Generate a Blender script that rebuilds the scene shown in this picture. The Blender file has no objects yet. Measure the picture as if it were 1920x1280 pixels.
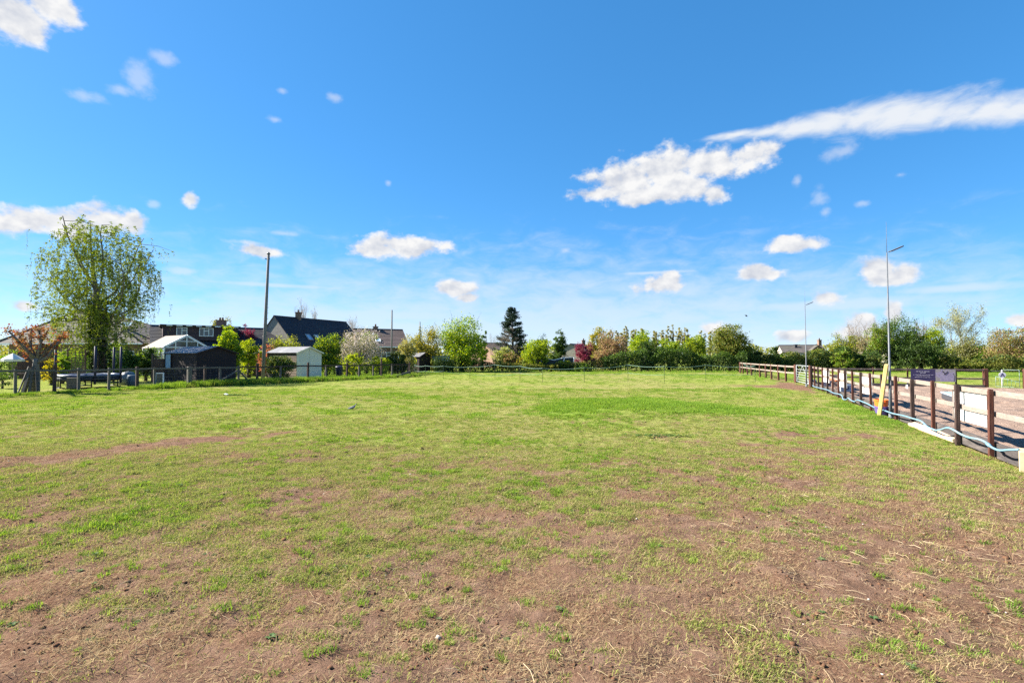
import bpy, math, random
import numpy as np
from mathutils import Vector, Matrix, Euler

# ------------------------------------------------------------------ camera
R = math.radians
SC = bpy.context.scene
COL = SC.collection
CAM_H = 1.65
FPX = 960.0                      # focal length in pixels of the 1920 wide photograph
PITCH = math.atan(28.0 / FPX)
cam_d = bpy.data.cameras.new('camera')
cam_d.sensor_width = 36.0
cam_d.lens = 18.0
cam_d.clip_start = 0.05
cam_d.clip_end = 8000.0
cam = bpy.data.objects.new('camera', cam_d)
cam.location = (0, 0, CAM_H)
cam.rotation_euler = (R(90) + PITCH, 0, 0)
COL.objects.link(cam)
SC.camera = cam

def ray(px, py):
    u, v = (px - 960.0) / FPX, (640.0 - py) / FPX
    return Vector((u, math.cos(PITCH) - v * math.sin(PITCH), math.sin(PITCH) + v * math.cos(PITCH)))

def at(px, py, d):               # world point seen at a pixel, d metres ahead
    r = ray(px, py)
    return Vector((0, 0, CAM_H)) + r * (d / r.y)

def gp(px, py, z=0.0):           # where that pixel meets the ground
    r = ray(px, py)
    return Vector((0, 0, CAM_H)) + r * ((z - CAM_H) / r.z)

# ------------------------------------------------------------------ exposure
SC.view_settings.view_transform = 'Standard'
SC.view_settings.look = 'None'
SC.view_settings.gamma = 1.0
SC.view_settings.exposure = 1.95
SC.view_settings.use_curve_mapping = False

# ------------------------------------------------------------------ sun and sky
SUN_EL = R(34)
SUN_DIR = Vector((-0.965, 0.262, 0)).normalized() * math.cos(SUN_EL) + Vector((0, 0, math.sin(SUN_EL)))
sun_d = bpy.data.lights.new('sun', 'SUN')
sun_d.energy = 5.0
sun_d.angle = R(0.53)
sun_d.color = (1.0, 0.93, 0.80)
sun = bpy.data.objects.new('sun', sun_d)
sun.rotation_euler = SUN_DIR.to_track_quat('Z', 'Y').to_euler()
sun.location = (-30, 10, 40)
COL.objects.link(sun)

world = bpy.data.worlds.new('World')
SC.world = world
world.use_nodes = True
WN, WL = world.node_tree.nodes, world.node_tree.links
WN.clear()

def nd(nodes, typ, **kw):
    n = nodes.new(typ)
    for k, v in kw.items():
        setattr(n, k, v)
    return n

def wm(op, a, b=None, c=None, clamp=False):
    n = WN.new('ShaderNodeMath'); n.operation = op; n.use_clamp = clamp
    for i, v in enumerate((a, b, c)):
        if v is None: continue
        if isinstance(v, (int, float)): n.inputs[i].default_value = v
        else: WL.new(v, n.inputs[i])
    return n.outputs[0]

def wv(op, a, b=None):
    n = WN.new('ShaderNodeVectorMath'); n.operation = op
    for i, v in enumerate((a, b)):
        if v is None: continue
        if isinstance(v, (tuple, list, Vector)): n.inputs[i].default_value = v
        else: WL.new(v, n.inputs[i])
    return n.outputs['Value'] if op == 'LENGTH' else n.outputs[0]

def wnoise(vec, scale, detail, rough, lac=2.0, dist=0.0):
    n = WN.new('ShaderNodeTexNoise'); n.noise_dimensions = '3D'
    n.inputs['Scale'].default_value = scale; n.inputs['Detail'].default_value = detail
    n.inputs['Roughness'].default_value = rough; n.inputs['Lacunarity'].default_value = lac
    n.inputs['Distortion'].default_value = dist
    WL.new(vec, n.inputs['Vector'])
    return n.outputs[0]

def wmix(f, a, b):
    n = WN.new('ShaderNodeMix'); n.data_type = 'RGBA'
    for s, v in ((n.inputs[0], f), (n.inputs[6], a), (n.inputs[7], b)):
        if isinstance(v, (int, float, tuple)): s.default_value = v
        else: WL.new(v, s)
    return n.outputs[2]

def smooth(x, lo, hi):
    n = WN.new('ShaderNodeMapRange'); n.interpolation_type = 'SMOOTHSTEP'
    n.inputs[1].default_value = lo; n.inputs[2].default_value = hi
    WL.new(x, n.inputs[0])
    return n.outputs[0]

sky = WN.new('ShaderNodeTexSky')
sky.sky_type = 'NISHITA'
sky.sun_disc = False
sky.sun_elevation = SUN_EL
sky.sun_rotation = math.atan2(SUN_DIR.x, SUN_DIR.y)
sky.altitude = 60
sky.air_density = 0.7
sky.dust_density = 0.1
sky.ozone_density = 10.0
hsv = WN.new('ShaderNodeHueSaturation')
hsv.inputs['Saturation'].default_value = 1.38
hsv.inputs['Value'].default_value = 0.83
gam = WN.new('ShaderNodeGamma'); gam.inputs['Gamma'].default_value = 0.56
WL.new(sky.outputs[0], gam.inputs['Color'])
WL.new(gam.outputs[0], hsv.inputs['Color'])
SKYCOL = hsv.outputs[0]

tc = WN.new('ShaderNodeTexCoord')
DIRV = tc.outputs['Generated']
sep = WN.new('ShaderNodeSeparateXYZ'); WL.new(DIRV, sep.inputs[0])
AZ = wm('ARCTAN2', sep.outputs[0], sep.outputs[1])
EL = wm('ARCSINE', sep.outputs[2])
cmb = WN.new('ShaderNodeCombineXYZ'); WL.new(AZ, cmb.inputs[0]); WL.new(EL, cmb.inputs[1])
AE = cmb.outputs[0]

def azel(px, py):
    r = ray(px, py).normalized()
    return math.atan2(r.x, r.y), math.asin(r.z)

# fair weather clouds, placed by compass bearing and height in the sky
CUMULUS = [(1118, 364, 54, 17), (1180, 338, 90, 46), (1250, 318, 96, 52), (1325, 308, 92, 44), (1405, 292, 68, 31),
           (1345, 362, 34, 25), (1280, 350, 84, 36), (1215, 365, 84, 22),
           (40, 420, 90, 36), (120, 420, 100, 36), (200, 415, 78, 40), (250, 418, 38, 30),
           (755, 462, 96, 27), (718, 468, 64, 21), (800, 460, 52, 21), (490, 472, 56, 18), (355, 375, 22, 20),
           (858, 540, 52, 19), (880, 558, 27, 12), (1237, 535, 47, 23), (1256, 524, 24, 20),
           (1485, 460, 80, 19), (1475, 452, 46, 17), (1418, 515, 54, 15), (1422, 508, 33, 15),
           (1648, 505, 45, 30), (1698, 511, 45, 25), (1670, 522, 68, 16), (1548, 558, 42, 17),
           (1598, 622, 56, 32), (1620, 606, 34, 26), (1487, 630, 40, 16), (1335, 615, 32, 20), (1675, 588, 20, 24),
           (25, 35, 90, 54), (100, 10, 64, 44), (60, 66, 54, 31), (45, 573, 34, 16), (1905, 600, 36, 16)]
WISPS = [(1380, 252, 100, 12), (1440, 247, 110, 18), (1500, 240, 110, 25), (1560, 230, 115, 34), (1620, 222, 115, 41), (1680, 216, 115, 45), (1740, 211, 115, 45), (1800, 207, 115, 43), (1860, 204, 115, 41), (1920, 203, 115, 39), (1990, 203, 115, 37)]
SCRAPS = [(262, 145, 44, 36), (228, 168, 32, 16), (155, 180, 46, 15), (308, 112, 30, 18), (1537, 368, 22, 28), (1548, 398, 15, 16), (1496, 340, 12, 18),
          (530, 170, 14, 10), (625, 182, 18, 11), (516, 224, 18, 9), (1688, 328, 18, 10), (1615, 381, 22, 9), (1060, 469, 12, 8),
          (728, 343, 8, 7), (285, 385, 18, 12), (345, 508, 44, 9), (372, 565, 30, 9), (535, 438, 40, 7), (470, 455, 50, 5), (172, 388, 24, 12), (1580, 285, 40, 20)]
BANDS = [(740, 592, 620, 30), (1560, 572, 460, 24), (200, 606, 300, 20), (520, 535, 220, 9), (1230, 511, 130, 6), (1800, 540, 240, 16)]

def to_ellipse(p):
    px, py, hw, hh = p
    a, e = azel(px, py)
    return (a, e, (azel(px + hw, py)[0] - azel(px - hw, py)[0]) / 2, (azel(px, py - hh)[1] - azel(px, py + hh)[1]) / 2)
GROUPS = [[to_ellipse(p) for p in g] for g in (CUMULUS, WISPS, SCRAPS, BANDS)]
GROUPS[3].append((0.0, R(1.0), R(80), R(13.5)))
for k in range(14):              # the same weather goes on round the rest of the sky
    rr = random.Random(100 + k)
    w0 = R(rr.uniform(3, 5.5)); a0 = R(62 + k * 16.5)
    GROUPS[0].append((math.atan2(math.sin(a0), math.cos(a0)), R(rr.uniform(6, 30)), w0, w0 * rr.uniform(.25, .4)))
    GROUPS[3].append((math.atan2(math.sin(a0), math.cos(a0)), R(1.0), R(30), R(13.5)))

stretch = wv('MULTIPLY', DIRV, (1.0, 1.0, 1.35))
n_big = wnoise(stretch, 24.0, 7.0, 0.58)
n_sun = wnoise(wv('ADD', stretch, (-0.010, 0.003, 0.014)), 24.0, 3.0, 0.5)
n_str = wnoise(wv('ADD', wv('MULTIPLY', DIRV, (1.0, 1.0, 2.6)), (3.1, 1.7, 0.4)), 15.0, 6.0, 0.6, dist=0.4)
relief = wm('ADD', 0.6, wm('MULTIPLY', wm('SUBTRACT', n_big, n_sun), 3.0), clamp=True)

SKY_STRENGTH = 0.14
K = 0.248 / SKY_STRENGTH         # radiance of a sunlit cloud before the strength
lit = (K * 1.0, K * 1.0, K * 1.0, 1); dim = (K * .66, K * .70, K * .79, 1)
CU_COL = wmix(relief, dim, lit)

def field(lst):
    out = None
    for (a, e, ra, re) in lst:
        ln = wv('LENGTH', wv('MULTIPLY', wv('SUBTRACT', AE, (a, e, 0)), (1 / ra, 1 / re, 0)))
        out = ln if out is None else wm('MINIMUM', out, ln)
    return wm('SUBTRACT', 1.0, out)

def background(col):
    b = WN.new('ShaderNodeBackground'); b.inputs['Strength'].default_value = SKY_STRENGTH
    WL.new(col, b.inputs['Color'])
    return b.outputs[0]

def sector(lo, hi):              # the clouds of one stretch of the compass over the blue
    g = [[p for p in grp if p[0] + 1.7 * p[2] > lo and p[0] - 1.7 * p[2] < hi] for grp in GROUPS]
    col = SKYCOL
    if g[3]:
        d = smooth(wm('ADD', field(g[3]), wm('MULTIPLY', wm('SUBTRACT', n_str, 0.5), 1.1)), 0.0, 0.9)
        col = wmix(wm('MULTIPLY', d, 0.66), col, (K * .84, K * .93, K * 1.0, 1))
    if g[2]:
        d = smooth(wm('ADD', field(g[2]), wm('MULTIPLY', wm('SUBTRACT', n_big, 0.5), 2.6)), 0.0, 1.0)
        col = wmix(wm('MULTIPLY', d, 0.40), col, (K * .93, K * .95, K * 1.0, 1))
    if g[1]:
        d = smooth(wm('ADD', field(g[1]), wm('MULTIPLY', wm('SUBTRACT', n_str, 0.5), 1.35)), 0.02, 0.9)
        col = wmix(wm('MULTIPLY', d, 0.9), col, (K * .96, K * .98, K * 1.0, 1))
    if g[0]:
        d = smooth(wm('ADD', field(g[0]), wm('MULTIPLY', wm('SUBTRACT', n_big, 0.5), 2.0)), 0.0, 0.56)
        col = wmix(d, col, CU_COL)
    return background(col)

def pick(fac, a, b):
    n = WN.new('ShaderNodeMixShader')
    WL.new(fac, n.inputs[0]); WL.new(a, n.inputs[1]); WL.new(b, n.inputs[2])
    return n.outputs[0]
cuts = [R(-52), R(-17), R(12), R(30), R(52)]
back = [(R(-180), R(-120)), (R(-120), R(-52)), (R(52), R(180))]
front = sector(cuts[3], cuts[4])
for lo, hi in ((cuts[2], cuts[3]), (cuts[1], cuts[2]), (cuts[0], cuts[1])):
    front = pick(wm('GREATER_THAN', AZ, hi), sector(lo, hi), front)
front = pick(wm('GREATER_THAN', AZ, cuts[4]), front, sector(cuts[4], R(180)))
front = pick(wm('GREATER_THAN', AZ, cuts[0]), sector(R(-180), cuts[0]), front)
low = wm('COMPARE', EL, R(18.5), R(19.0))          # all clouds lie between the horizon and 37 degrees up
wo = WN.new('ShaderNodeOutputWorld')
WL.new(pick(low, background(SKYCOL), front), wo.inputs['Surface'])
world.cycles.sampling_method = 'MANUAL'
world.cycles.sample_map_resolution = 512
SC.cycles.max_bounces = 6
SC.cycles.diffuse_bounces = 3
SC.cycles.glossy_bounces = 2
SC.cycles.transmission_bounces = 4
SC.cycles.transparent_max_bounces = 8
SC.cycles.use_adaptive_sampling = True
SC.cycles.adaptive_threshold = 0.01
SC.cycles.adaptive_min_samples = 40
SC.cycles.use_denoising = False

# ================================================================== helpers
def tag(o, label=None, cat=None, group=None, kind=None):
    if label: o['label'] = label
    if cat: o['category'] = cat
    if group: o['group'] = group
    if kind: o['kind'] = kind
    return o

def thing(name, loc, label, cat, group=None):
    o = bpy.data.objects.new(name, None)
    o.empty_display_size = 0.2
    o.location = loc
    COL.objects.link(o)
    return tag(o, label, cat, group)

def origin_of(parent):
    v = Vector((0, 0, 0))
    while parent is not None:
        v += parent.location
        parent = parent.parent
    return v

def fast_mesh(name, verts, faces, mat, smooth=False):
    """verts (n,3) array, faces (m,k) array with the same k for all"""
    verts = np.asarray(verts, dtype=np.float32).reshape(-1, 3)
    faces = np.asarray(faces, dtype=np.int32)
    m, k = faces.shape
    me = bpy.data.meshes.new(name)
    me.vertices.add(len(verts)); me.vertices.foreach_set('co', verts.ravel())
    me.loops.add(m * k); me.loops.foreach_set('vertex_index', faces.ravel())
    me.polygons.add(m)
    me.polygons.foreach_set('loop_start', np.arange(0, m * k, k, dtype=np.int32))
    me.polygons.foreach_set('loop_total', np.full(m, k, dtype=np.int32))
    if smooth: me.polygons.foreach_set('use_smooth', np.ones(m, dtype=bool))
    me.update(calc_edges=True)
    if mat is not None: me.materials.append(mat)
    return me

def link(name, me, parent=None, loc=(0, 0, 0), rot=(0, 0, 0)):
    o = bpy.data.objects.new(name, me)
    o.parent = parent
    o.location = loc
    o.rotation_euler = rot
    COL.objects.link(o)
    return o

class MB:
    """collects boxes, beams, tubes and faces given in world coordinates into ONE mesh"""
    def __init__(self): self.v = []; self.f = []; self.s = []
    def add(self, vs, fs, smooth=False):
        b = len(self.v)
        self.v += [tuple(p) for p in vs]
        self.f += [tuple(b + i for i in f) for f in fs]
        self.s += [smooth] * len(fs)
        return self
    def frame(self, c, ax, ay, az, h):
        c = Vector(c)
        vs = [c + ax * (sx * h[0]) + ay * (sy * h[1]) + az * (sz * h[2]) for sz in (-1, 1) for sy in (-1, 1) for sx in (-1, 1)]
        return self.add(vs, [(0, 2, 3, 1), (4, 5, 7, 6), (0, 1, 5, 4), (2, 6, 7, 3), (0, 4, 6, 2), (1, 3, 7, 5)])
    def box(self, c, size, rz=0.0):
        cz, sz = math.cos(rz), math.sin(rz)
        return self.frame(c, Vector((cz, sz, 0)), Vector((-sz, cz, 0)), Vector((0, 0, 1)), [s / 2 for s in size])
    def beam(self, a, b, w, h, up=(0, 0, 1)):
        a, b = Vector(a), Vector(b)
        d = b - a; L = d.length; d.normalize()
        s = d.cross(Vector(up))
        if s.length < 1e-4: s = d.cross(Vector((0, 1, 0)))
        s.normalize(); u = s.cross(d).normalized()
        return self.frame((a + b) / 2, d, s, u, (L / 2, w / 2, h / 2))
    def chbeam(self, a, b, w, h, ch, up=(0, 0, 1)):
        """beam with chamfered long edges"""
        a, b = Vector(a), Vector(b)
        d = (b - a).normalized(); s = d.cross(Vector(up))
        if s.length < 1e-4: s = d.cross(Vector((0, 1, 0)))
        s.normalize(); u = s.cross(d).normalized()
        pr = [(-w/2+ch, -h/2), (w/2-ch, -h/2), (w/2, -h/2+ch), (w/2, h/2-ch), (w/2-ch, h/2), (-w/2+ch, h/2), (-w/2, h/2-ch), (-w/2, -h/2+ch)]
        L = (b - a).length
        rings = []
        for (t, k) in ((0, 1 - 1.2*ch/max(w, h)*1.5), (ch, 1), (L - ch, 1), (L, 1 - 1.2*ch/max(w, h)*1.5)):
            rings.append([a + d * t + s * (x * k) + u * (y * k) for x, y in pr])
        vs = [p for r_ in rings for p in r_]
        fs = [tuple(range(7, -1, -1)), tuple(range(24, 32))]
        for j in range(3):
            for i in range(8): fs.append((j*8+i, j*8+(i+1) % 8, (j+1)*8+(i+1) % 8, (j+1)*8+i))
        return self.add(vs, fs)
    def tube(self, pts, radii, n=8, cap=True, smooth=True):
        pts = [Vector(p) for p in pts]
        if isinstance(radii, (int, float)): radii = [radii] * len(pts)
        ref = Vector((0.13, 0.21, 1.0)).normalized()
        vs = []
        for i, p in enumerate(pts):
            d = (pts[min(i + 1, len(pts) - 1)] - pts[max(i - 1, 0)])
            if d.length < 1e-6: d = Vector((0, 0, 1))
            d.normalize()
            s = d.cross(ref)
            if s.length < 1e-3: s = d.cross(Vector((1, 0, 0)))
            s.normalize(); u = s.cross(d)
            for k in range(n):
                a = 2 * math.pi * k / n
                vs.append(p + s * (math.cos(a) * radii[i]) + u * (math.sin(a) * radii[i]))
        fs = []
        for i in range(len(pts) - 1):
            for k in range(n):
                fs.append((i*n+k, i*n+(k+1) % n, (i+1)*n+(k+1) % n, (i+1)*n+k))
        if cap:
            fs.append(tuple(range(n - 1, -1, -1))); e = (len(pts) - 1) * n
            fs.append(tuple(range(e, e + n)))
        return self.add(vs, fs, smooth)
    def prism(self, poly, ext):
        """planar polygon (3D points) extruded by a vector"""
        poly = [Vector(p) for p in poly]; n = len(poly); ext = Vector(ext)
        fs = [tuple(range(n - 1, -1, -1)), tuple(range(n, 2 * n))] + [(i, (i+1) % n, n+(i+1) % n, n+i) for i in range(n)]
        return self.add(poly + [p + ext for p in poly], fs)
    def sheet(self, poly, thick):
        poly = [Vector(p) for p in poly]
        nrm = (poly[1] - poly[0]).cross(poly[2] - poly[0]).normalized()
        return self.prism([p - nrm * thick for p in poly], nrm * thick)
    def lathe(self, c, prof, n=16, smooth=True):
        c = Vector(c); vs = []
        for (r_, z) in prof:
            for k in range(n):
                a = 2 * math.pi * k / n
                vs.append(c + Vector((math.cos(a) * r_, math.sin(a) * r_, z)))
        fs = []
        for i in range(len(prof) - 1):
            for k in range(n): fs.append((i*n+k, i*n+(k+1) % n, (i+1)*n+(k+1) % n, (i+1)*n+k))
        fs.append(tuple(range(n - 1, -1, -1))); e = (len(prof) - 1) * n
        fs.append(tuple(range(e, e + n)))
        return self.add(vs, fs, smooth)
    def laps(self, a0, b0, b1, a1, n, t=0.02):
        """n lapped courses (tiles, boards) from the bottom edge a0-b0 up to the top edge a1-b1"""
        a0, b0, a1, b1 = Vector(a0), Vector(b0), Vector(a1), Vector(b1)
        nrm = (b0 - a0).cross(a1 - a0)
        if nrm.length < 1e-6: nrm = (b0 - a0).cross(b1 - a0)
        nrm.normalize()
        for i in range(n):
            f0, f1 = i / n, min(1.0, (i + 1.12) / n)
            p = [a0.lerp(a1, f0), b0.lerp(b1, f0), b0.lerp(b1, f1), a0.lerp(a1, f1)]
            lo, hi = nrm * t, nrm * (t * 0.12)
            self.add([p[0] - nrm*t*.6, p[1] - nrm*t*.6, p[2] - nrm*t*.6, p[3] - nrm*t*.6, p[0] + lo, p[1] + lo, p[2] + hi, p[3] + hi],
                     [(3, 2, 1, 0), (4, 5, 6, 7), (0, 1, 5, 4), (1, 2, 6, 5), (2, 3, 7, 6), (3, 0, 4, 7)])
        return self
    def build(self, name, mat, parent=None, loc=None):
        org = origin_of(parent) if loc is None else Vector(loc)
        me = bpy.data.meshes.new(name)
        me.from_pydata([(p[0] - org.x, p[1] - org.y, p[2] - org.z) for p in self.v], [], self.f)
        me.polygons.foreach_set('use_smooth', np.array(self.s, dtype=bool))
        me.update()
        if mat: me.materials.append(mat)
        return link(name, me, parent, loc if (loc is not None and parent is None) else (0, 0, 0))

# ------------------------------------------------------------------ materials
MATS = {}
def material(name):
    m = bpy.data.materials.new(name); m.use_nodes = True
    nt = m.node_tree; nt.nodes.clear()
    out = nt.nodes.new('ShaderNodeOutputMaterial')
    MATS[name] = m
    return m, nt.nodes, nt.links, out

def c4(c): return (c[0], c[1], c[2], 1.0)

def surf(name, c1, c2=None, rough=0.75, scale=6.0, detail=5.0, bump=0.0, stretch=(1, 1, 1), metal=0.0, spec=0.3, dirt=None, bscale=None, island=0.0):
    """Principled with two-tone noise, optional dirt colour and relief"""
    m, N, L, out = material(name)
    p = N.new('ShaderNodeBsdfPrincipled')
    p.inputs['Roughness'].default_value = rough
    p.inputs['Metallic'].default_value = metal
    p.inputs['Specular IOR Level'].default_value = spec
    t = N.new('ShaderNodeTexCoord'); mp = N.new('ShaderNodeMapping'); mp.inputs['Scale'].default_value = stretch
    L.new(t.outputs['Object'], mp.inputs['Vector'])
    if c2 is None: c2 = tuple(x * 0.8 for x in c1)
    nz = N.new('ShaderNodeTexNoise'); nz.inputs['Scale'].default_value = scale; nz.inputs['Detail'].default_value = detail; nz.inputs['Roughness'].default_value = .62
    L.new(mp.outputs[0], nz.inputs['Vector'])
    rp = N.new('ShaderNodeValToRGB')
    rp.color_ramp.elements[0].position = .32; rp.color_ramp.elements[0].color = c4(c2)
    rp.color_ramp.elements[1].position = .68; rp.color_ramp.elements[1].color = c4(c1)
    L.new(nz.outputs[0], rp.inputs[0])
    col = rp.outputs[0]
    if dirt:
        n2 = N.new('ShaderNodeTexNoise'); n2.inputs['Scale'].default_value = scale * .23; n2.inputs['Detail'].default_value = 7; n2.inputs['Roughness'].default_value = .7
        L.new(mp.outputs[0], n2.inputs['Vector'])
        r2 = N.new('ShaderNodeMapRange'); r2.inputs[1].default_value = .5; r2.inputs[2].default_value = .72
        L.new(n2.outputs[0], r2.inputs[0])
        mx = N.new('ShaderNodeMix'); mx.data_type = 'RGBA'
        L.new(r2.outputs[0], mx.inputs[0]); L.new(col, mx.inputs[6]); mx.inputs[7].default_value = c4(dirt)
        col = mx.outputs[2]
    if island:
        g = N.new('ShaderNodeNewGeometry'); mr = N.new('ShaderNodeMapRange')
        mr.inputs[3].default_value = 1 - island; mr.inputs[4].default_value = 1 + island
        L.new(g.outputs['Random Per Island'], mr.inputs[0])
        hv = N.new('ShaderNodeHueSaturation'); L.new(mr.outputs[0], hv.inputs['Value']); L.new(col, hv.inputs['Color'])
        col = hv.outputs[0]
    L.new(col, p.inputs['Base Color'])
    if bump:
        bp = N.new('ShaderNodeBump'); bp.inputs['Strength'].default_value = 1.0; bp.inputs['Distance'].default_value = bump
        if bscale:
            n3 = N.new('ShaderNodeTexNoise'); n3.inputs['Scale'].default_value = bscale; n3.inputs['Detail'].default_value = 4
            L.new(mp.outputs[0], n3.inputs['Vector']); L.new(n3.outputs[0], bp.inputs['Height'])
        else: L.new(nz.outputs[0], bp.inputs['Height'])
        L.new(bp.outputs[0], p.inputs['Normal'])
    L.new(p.outputs[0], out.inputs[0])
    return m

def leafmat(name, cols, trans=0.4, gloss=0.008, per='island', tint=1.0):
    """leaf colours picked leaf by leaf; light also passes through the leaves"""
    m, N, L, out = material(name)
    if per == 'island':
        g = N.new('ShaderNodeNewGeometry'); rnd = g.outputs['Random Per Island']
    else:
        g = N.new('ShaderNodeObjectInfo'); g2 = N.new('ShaderNodeNewGeometry')
        ad = N.new('ShaderNodeMath'); ad.operation = 'MULTIPLY_ADD'; ad.inputs[1].default_value = .35
        L.new(g2.outputs['Random Per Island'], ad.inputs[0])
        ml = N.new('ShaderNodeMath'); ml.operation = 'MULTIPLY'; ml.inputs[1].default_value = .65
        L.new(g.outputs['Random'], ml.inputs[0]); L.new(ml.outputs[0], ad.inputs[2])
        rnd = ad.outputs[0]
    rp = N.new('ShaderNodeValToRGB'); els = rp.color_ramp.elements
    while len(els) < len(cols): els.new(0.5)
    for i, c in enumerate(cols):
        els[i].position = i / (len(cols) - 1); els[i].color = c4(c)
    L.new(rnd, rp.inputs[0])
    d = N.new('ShaderNodeBsdfDiffuse'); t = N.new('ShaderNodeBsdfTranslucent')
    L.new(rp.outputs[0], d.inputs[0])
    hs = N.new('ShaderNodeHueSaturation'); hs.inputs['Hue'].default_value = 0.488; hs.inputs['Saturation'].default_value = 1.12; hs.inputs['Value'].default_value = 1.35 * tint
    L.new(rp.outputs[0], hs.inputs['Color']); L.new(hs.outputs[0], t.inputs[0])
    mx = N.new('ShaderNodeMixShader'); mx.inputs[0].default_value = trans
    L.new(d.outputs[0], mx.inputs[1]); L.new(t.outputs[0], mx.inputs[2])
    gl = N.new('ShaderNodeBsdfGlossy'); gl.inputs['Roughness'].default_value = .45; gl.inputs[0].default_value = (.8, .85, .8, 1)
    m2 = N.new('ShaderNodeMixShader'); m2.inputs[0].default_value = gloss
    L.new(mx.outputs[0], m2.inputs[1]); L.new(gl.outputs[0], m2.inputs[2])
    L.new(m2.outputs[0], out.inputs[0])
    return m

def glassmat(name, c, rough=0.08):
    m, N, L, out = material(name)
    p = N.new('ShaderNodeBsdfPrincipled'); p.inputs['Base Color'].default_value = c4(c)
    p.inputs['Roughness'].default_value = rough; p.inputs['Specular IOR Level'].default_value = .6
    L.new(p.outputs[0], out.inputs[0])
    return m

# ------------------------------------------------------------------ value noise shared by ground shape, colour and planting
def _hash(ix, iy, seed):
    h = (ix.astype(np.int64) * 374761393 + iy.astype(np.int64) * 668265263 + seed * 982451653) & 0xFFFFFFFF
    h = ((h ^ (h >> 13)) * 1274126177) & 0xFFFFFFFF
    h = (h ^ (h >> 16)) & 0xFFFFFFFF
    return h / 4294967295.0
def vnoise(x, y, seed=0):
    ix, iy = np.floor(x), np.floor(y)
    fx, fy = x - ix, y - iy
    fx = fx * fx * (3 - 2 * fx); fy = fy * fy * (3 - 2 * fy)
    a, b = _hash(ix, iy, seed), _hash(ix + 1, iy, seed)
    c, d = _hash(ix, iy + 1, seed), _hash(ix + 1, iy + 1, seed)
    return (a * (1 - fx) + b * fx) * (1 - fy) + (c * (1 - fx) + d * fx) * fy
def fbm(x, y, f, octs=4, seed=0, gain=.5):
    s = 0; a = 1; t = 0
    for o in range(octs):
        s = s + a * vnoise(x * f + 17.3 * o, y * f - 9.1 * o, seed + o); t += a; a *= gain; f *= 2.03
    return s / t
def sstep(x, lo, hi):
    t = np.clip((x - lo) / (hi - lo), 0, 1); return t * t * (3 - 2 * t)

# ================================================================== the paddock
FP0 = Vector((7.9, 8.5, 0)); FD = Vector((0.3977, 0.9175, 0)); FN = Vector((0.9175, -0.3977, 0))   # near arena fence: foot of a post, direction, side of the sand
FL = 21.9                                                     # its length to the far corner
def fence_side(x, y): return (x - FP0.x) * FN.x + (y - FP0.y) * FN.y
def fence_along(x, y): return (x - FP0.x) * FD.x + (y - FP0.y) * FD.y

def ground_h(x, y):
    near = 1.0 / (1.0 + (np.maximum(y, 0) / 30.0) ** 2)
    h = (fbm(x, y, .16, 2, 5) - .5) * .10 + (fbm(x, y, 1.1, 3, 9) - .5) * .05 * near + (fbm(x, y, 4.5, 2, 21) - .5) * .052 * near + (fbm(x, y, 12.0, 2, 23) - .5) * .028 * near
    h = h + .22 * np.exp(-(((x - 3.7) / 2.6) ** 2 + ((y - 16.0) / 3.0) ** 2))
    h = h * sstep(1e9 - 0 * x, 0, 1) * (1 - sstep(y, 55, 75))
    s = fence_side(x, y); t = fence_along(x, y)
    inside = sstep(s, -.25, .1) * sstep(t, -9, -8) * (1 - sstep(t, FL, FL + .5))
    return h * (1 - inside) - .06 * inside

def grass_cover(x, y):
    g = np.interp(y, [-5, 2.4, 3.3, 4.6, 6, 8, 11, 16, 25], [.10, .16, .27, .45, .58, .71, .84, .95, 1.0])
    fade = 1 / (1 + (np.maximum(y, 0) / 14.0) ** 2)
    n = fbm(x, y, .55, 4, 31) - .5
    n2 = fbm(x, y, 2.3, 3, 57) - .5
    g = g + n * (.75 * fade + .30) + n2 * (1.15 * fade + .10) + (fbm(x, y, 6.5, 2, 63) - .5) * .5 * fade
    s = fence_side(x, y); t = fence_along(x, y)
    g = g - .36 * np.exp(-((s + 2.4) / 1.9) ** 2) * (1 - sstep(y, 7.5, 13.0))
    g = g - .55 * np.exp(-((s + .9) / .8) ** 2) * sstep(t, 10, 15)
    # scraped streak on the left and the trodden ground by the far gate
    u = (x + 7.0) * .66 + (y - 8.7) * .75; v = -(x + 7.0) * .75 + (y - 8.7) * .66
    g = g - 1.0 * np.exp(-(v / .42) ** 2 - (u / 1.9) ** 2)
    g = g - .7 * np.exp(-((x - 13.8) / 2.6) ** 2 - ((y - 28.5) / 2.2) ** 2)
    g = g - .5 * np.exp(-((x + 2.1) / 1.2) ** 2 - ((y - 6.2) / .7) ** 2) * (.5 + n)
    g = g + .5 * np.exp(-((s + .35) / .35) ** 2) * (1 - sstep(t, 9, 12)) * sstep(t, 1.5, 4.5)
    return np.clip(g, 0, 1)

def lushness(x, y):
    r = ((x - 3.7) / 3.0) ** 2 + ((y - 16.0) / 3.6) ** 2 + (fbm(x, y, .6, 4, 77) - .5) * 3.0
    l = .95 * (1 - sstep(r, .2, 1.45))
    l = np.maximum(l, .75 * sstep(y, 30, 44) * sstep(fbm(x, y, .12, 3, 88), .3, .6))
    s = fence_side(x, y); t = fence_along(x, y)
    l = np.maximum(l, .85 * np.exp(-((s + .4) / .4) ** 2) * (1 - sstep(t, 8, 12)) * sstep(t, 2, 5))
    l = np.maximum(l, .40 * sstep(fbm(x, y, .8, 3, 99), .56, .75))
    return l

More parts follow.
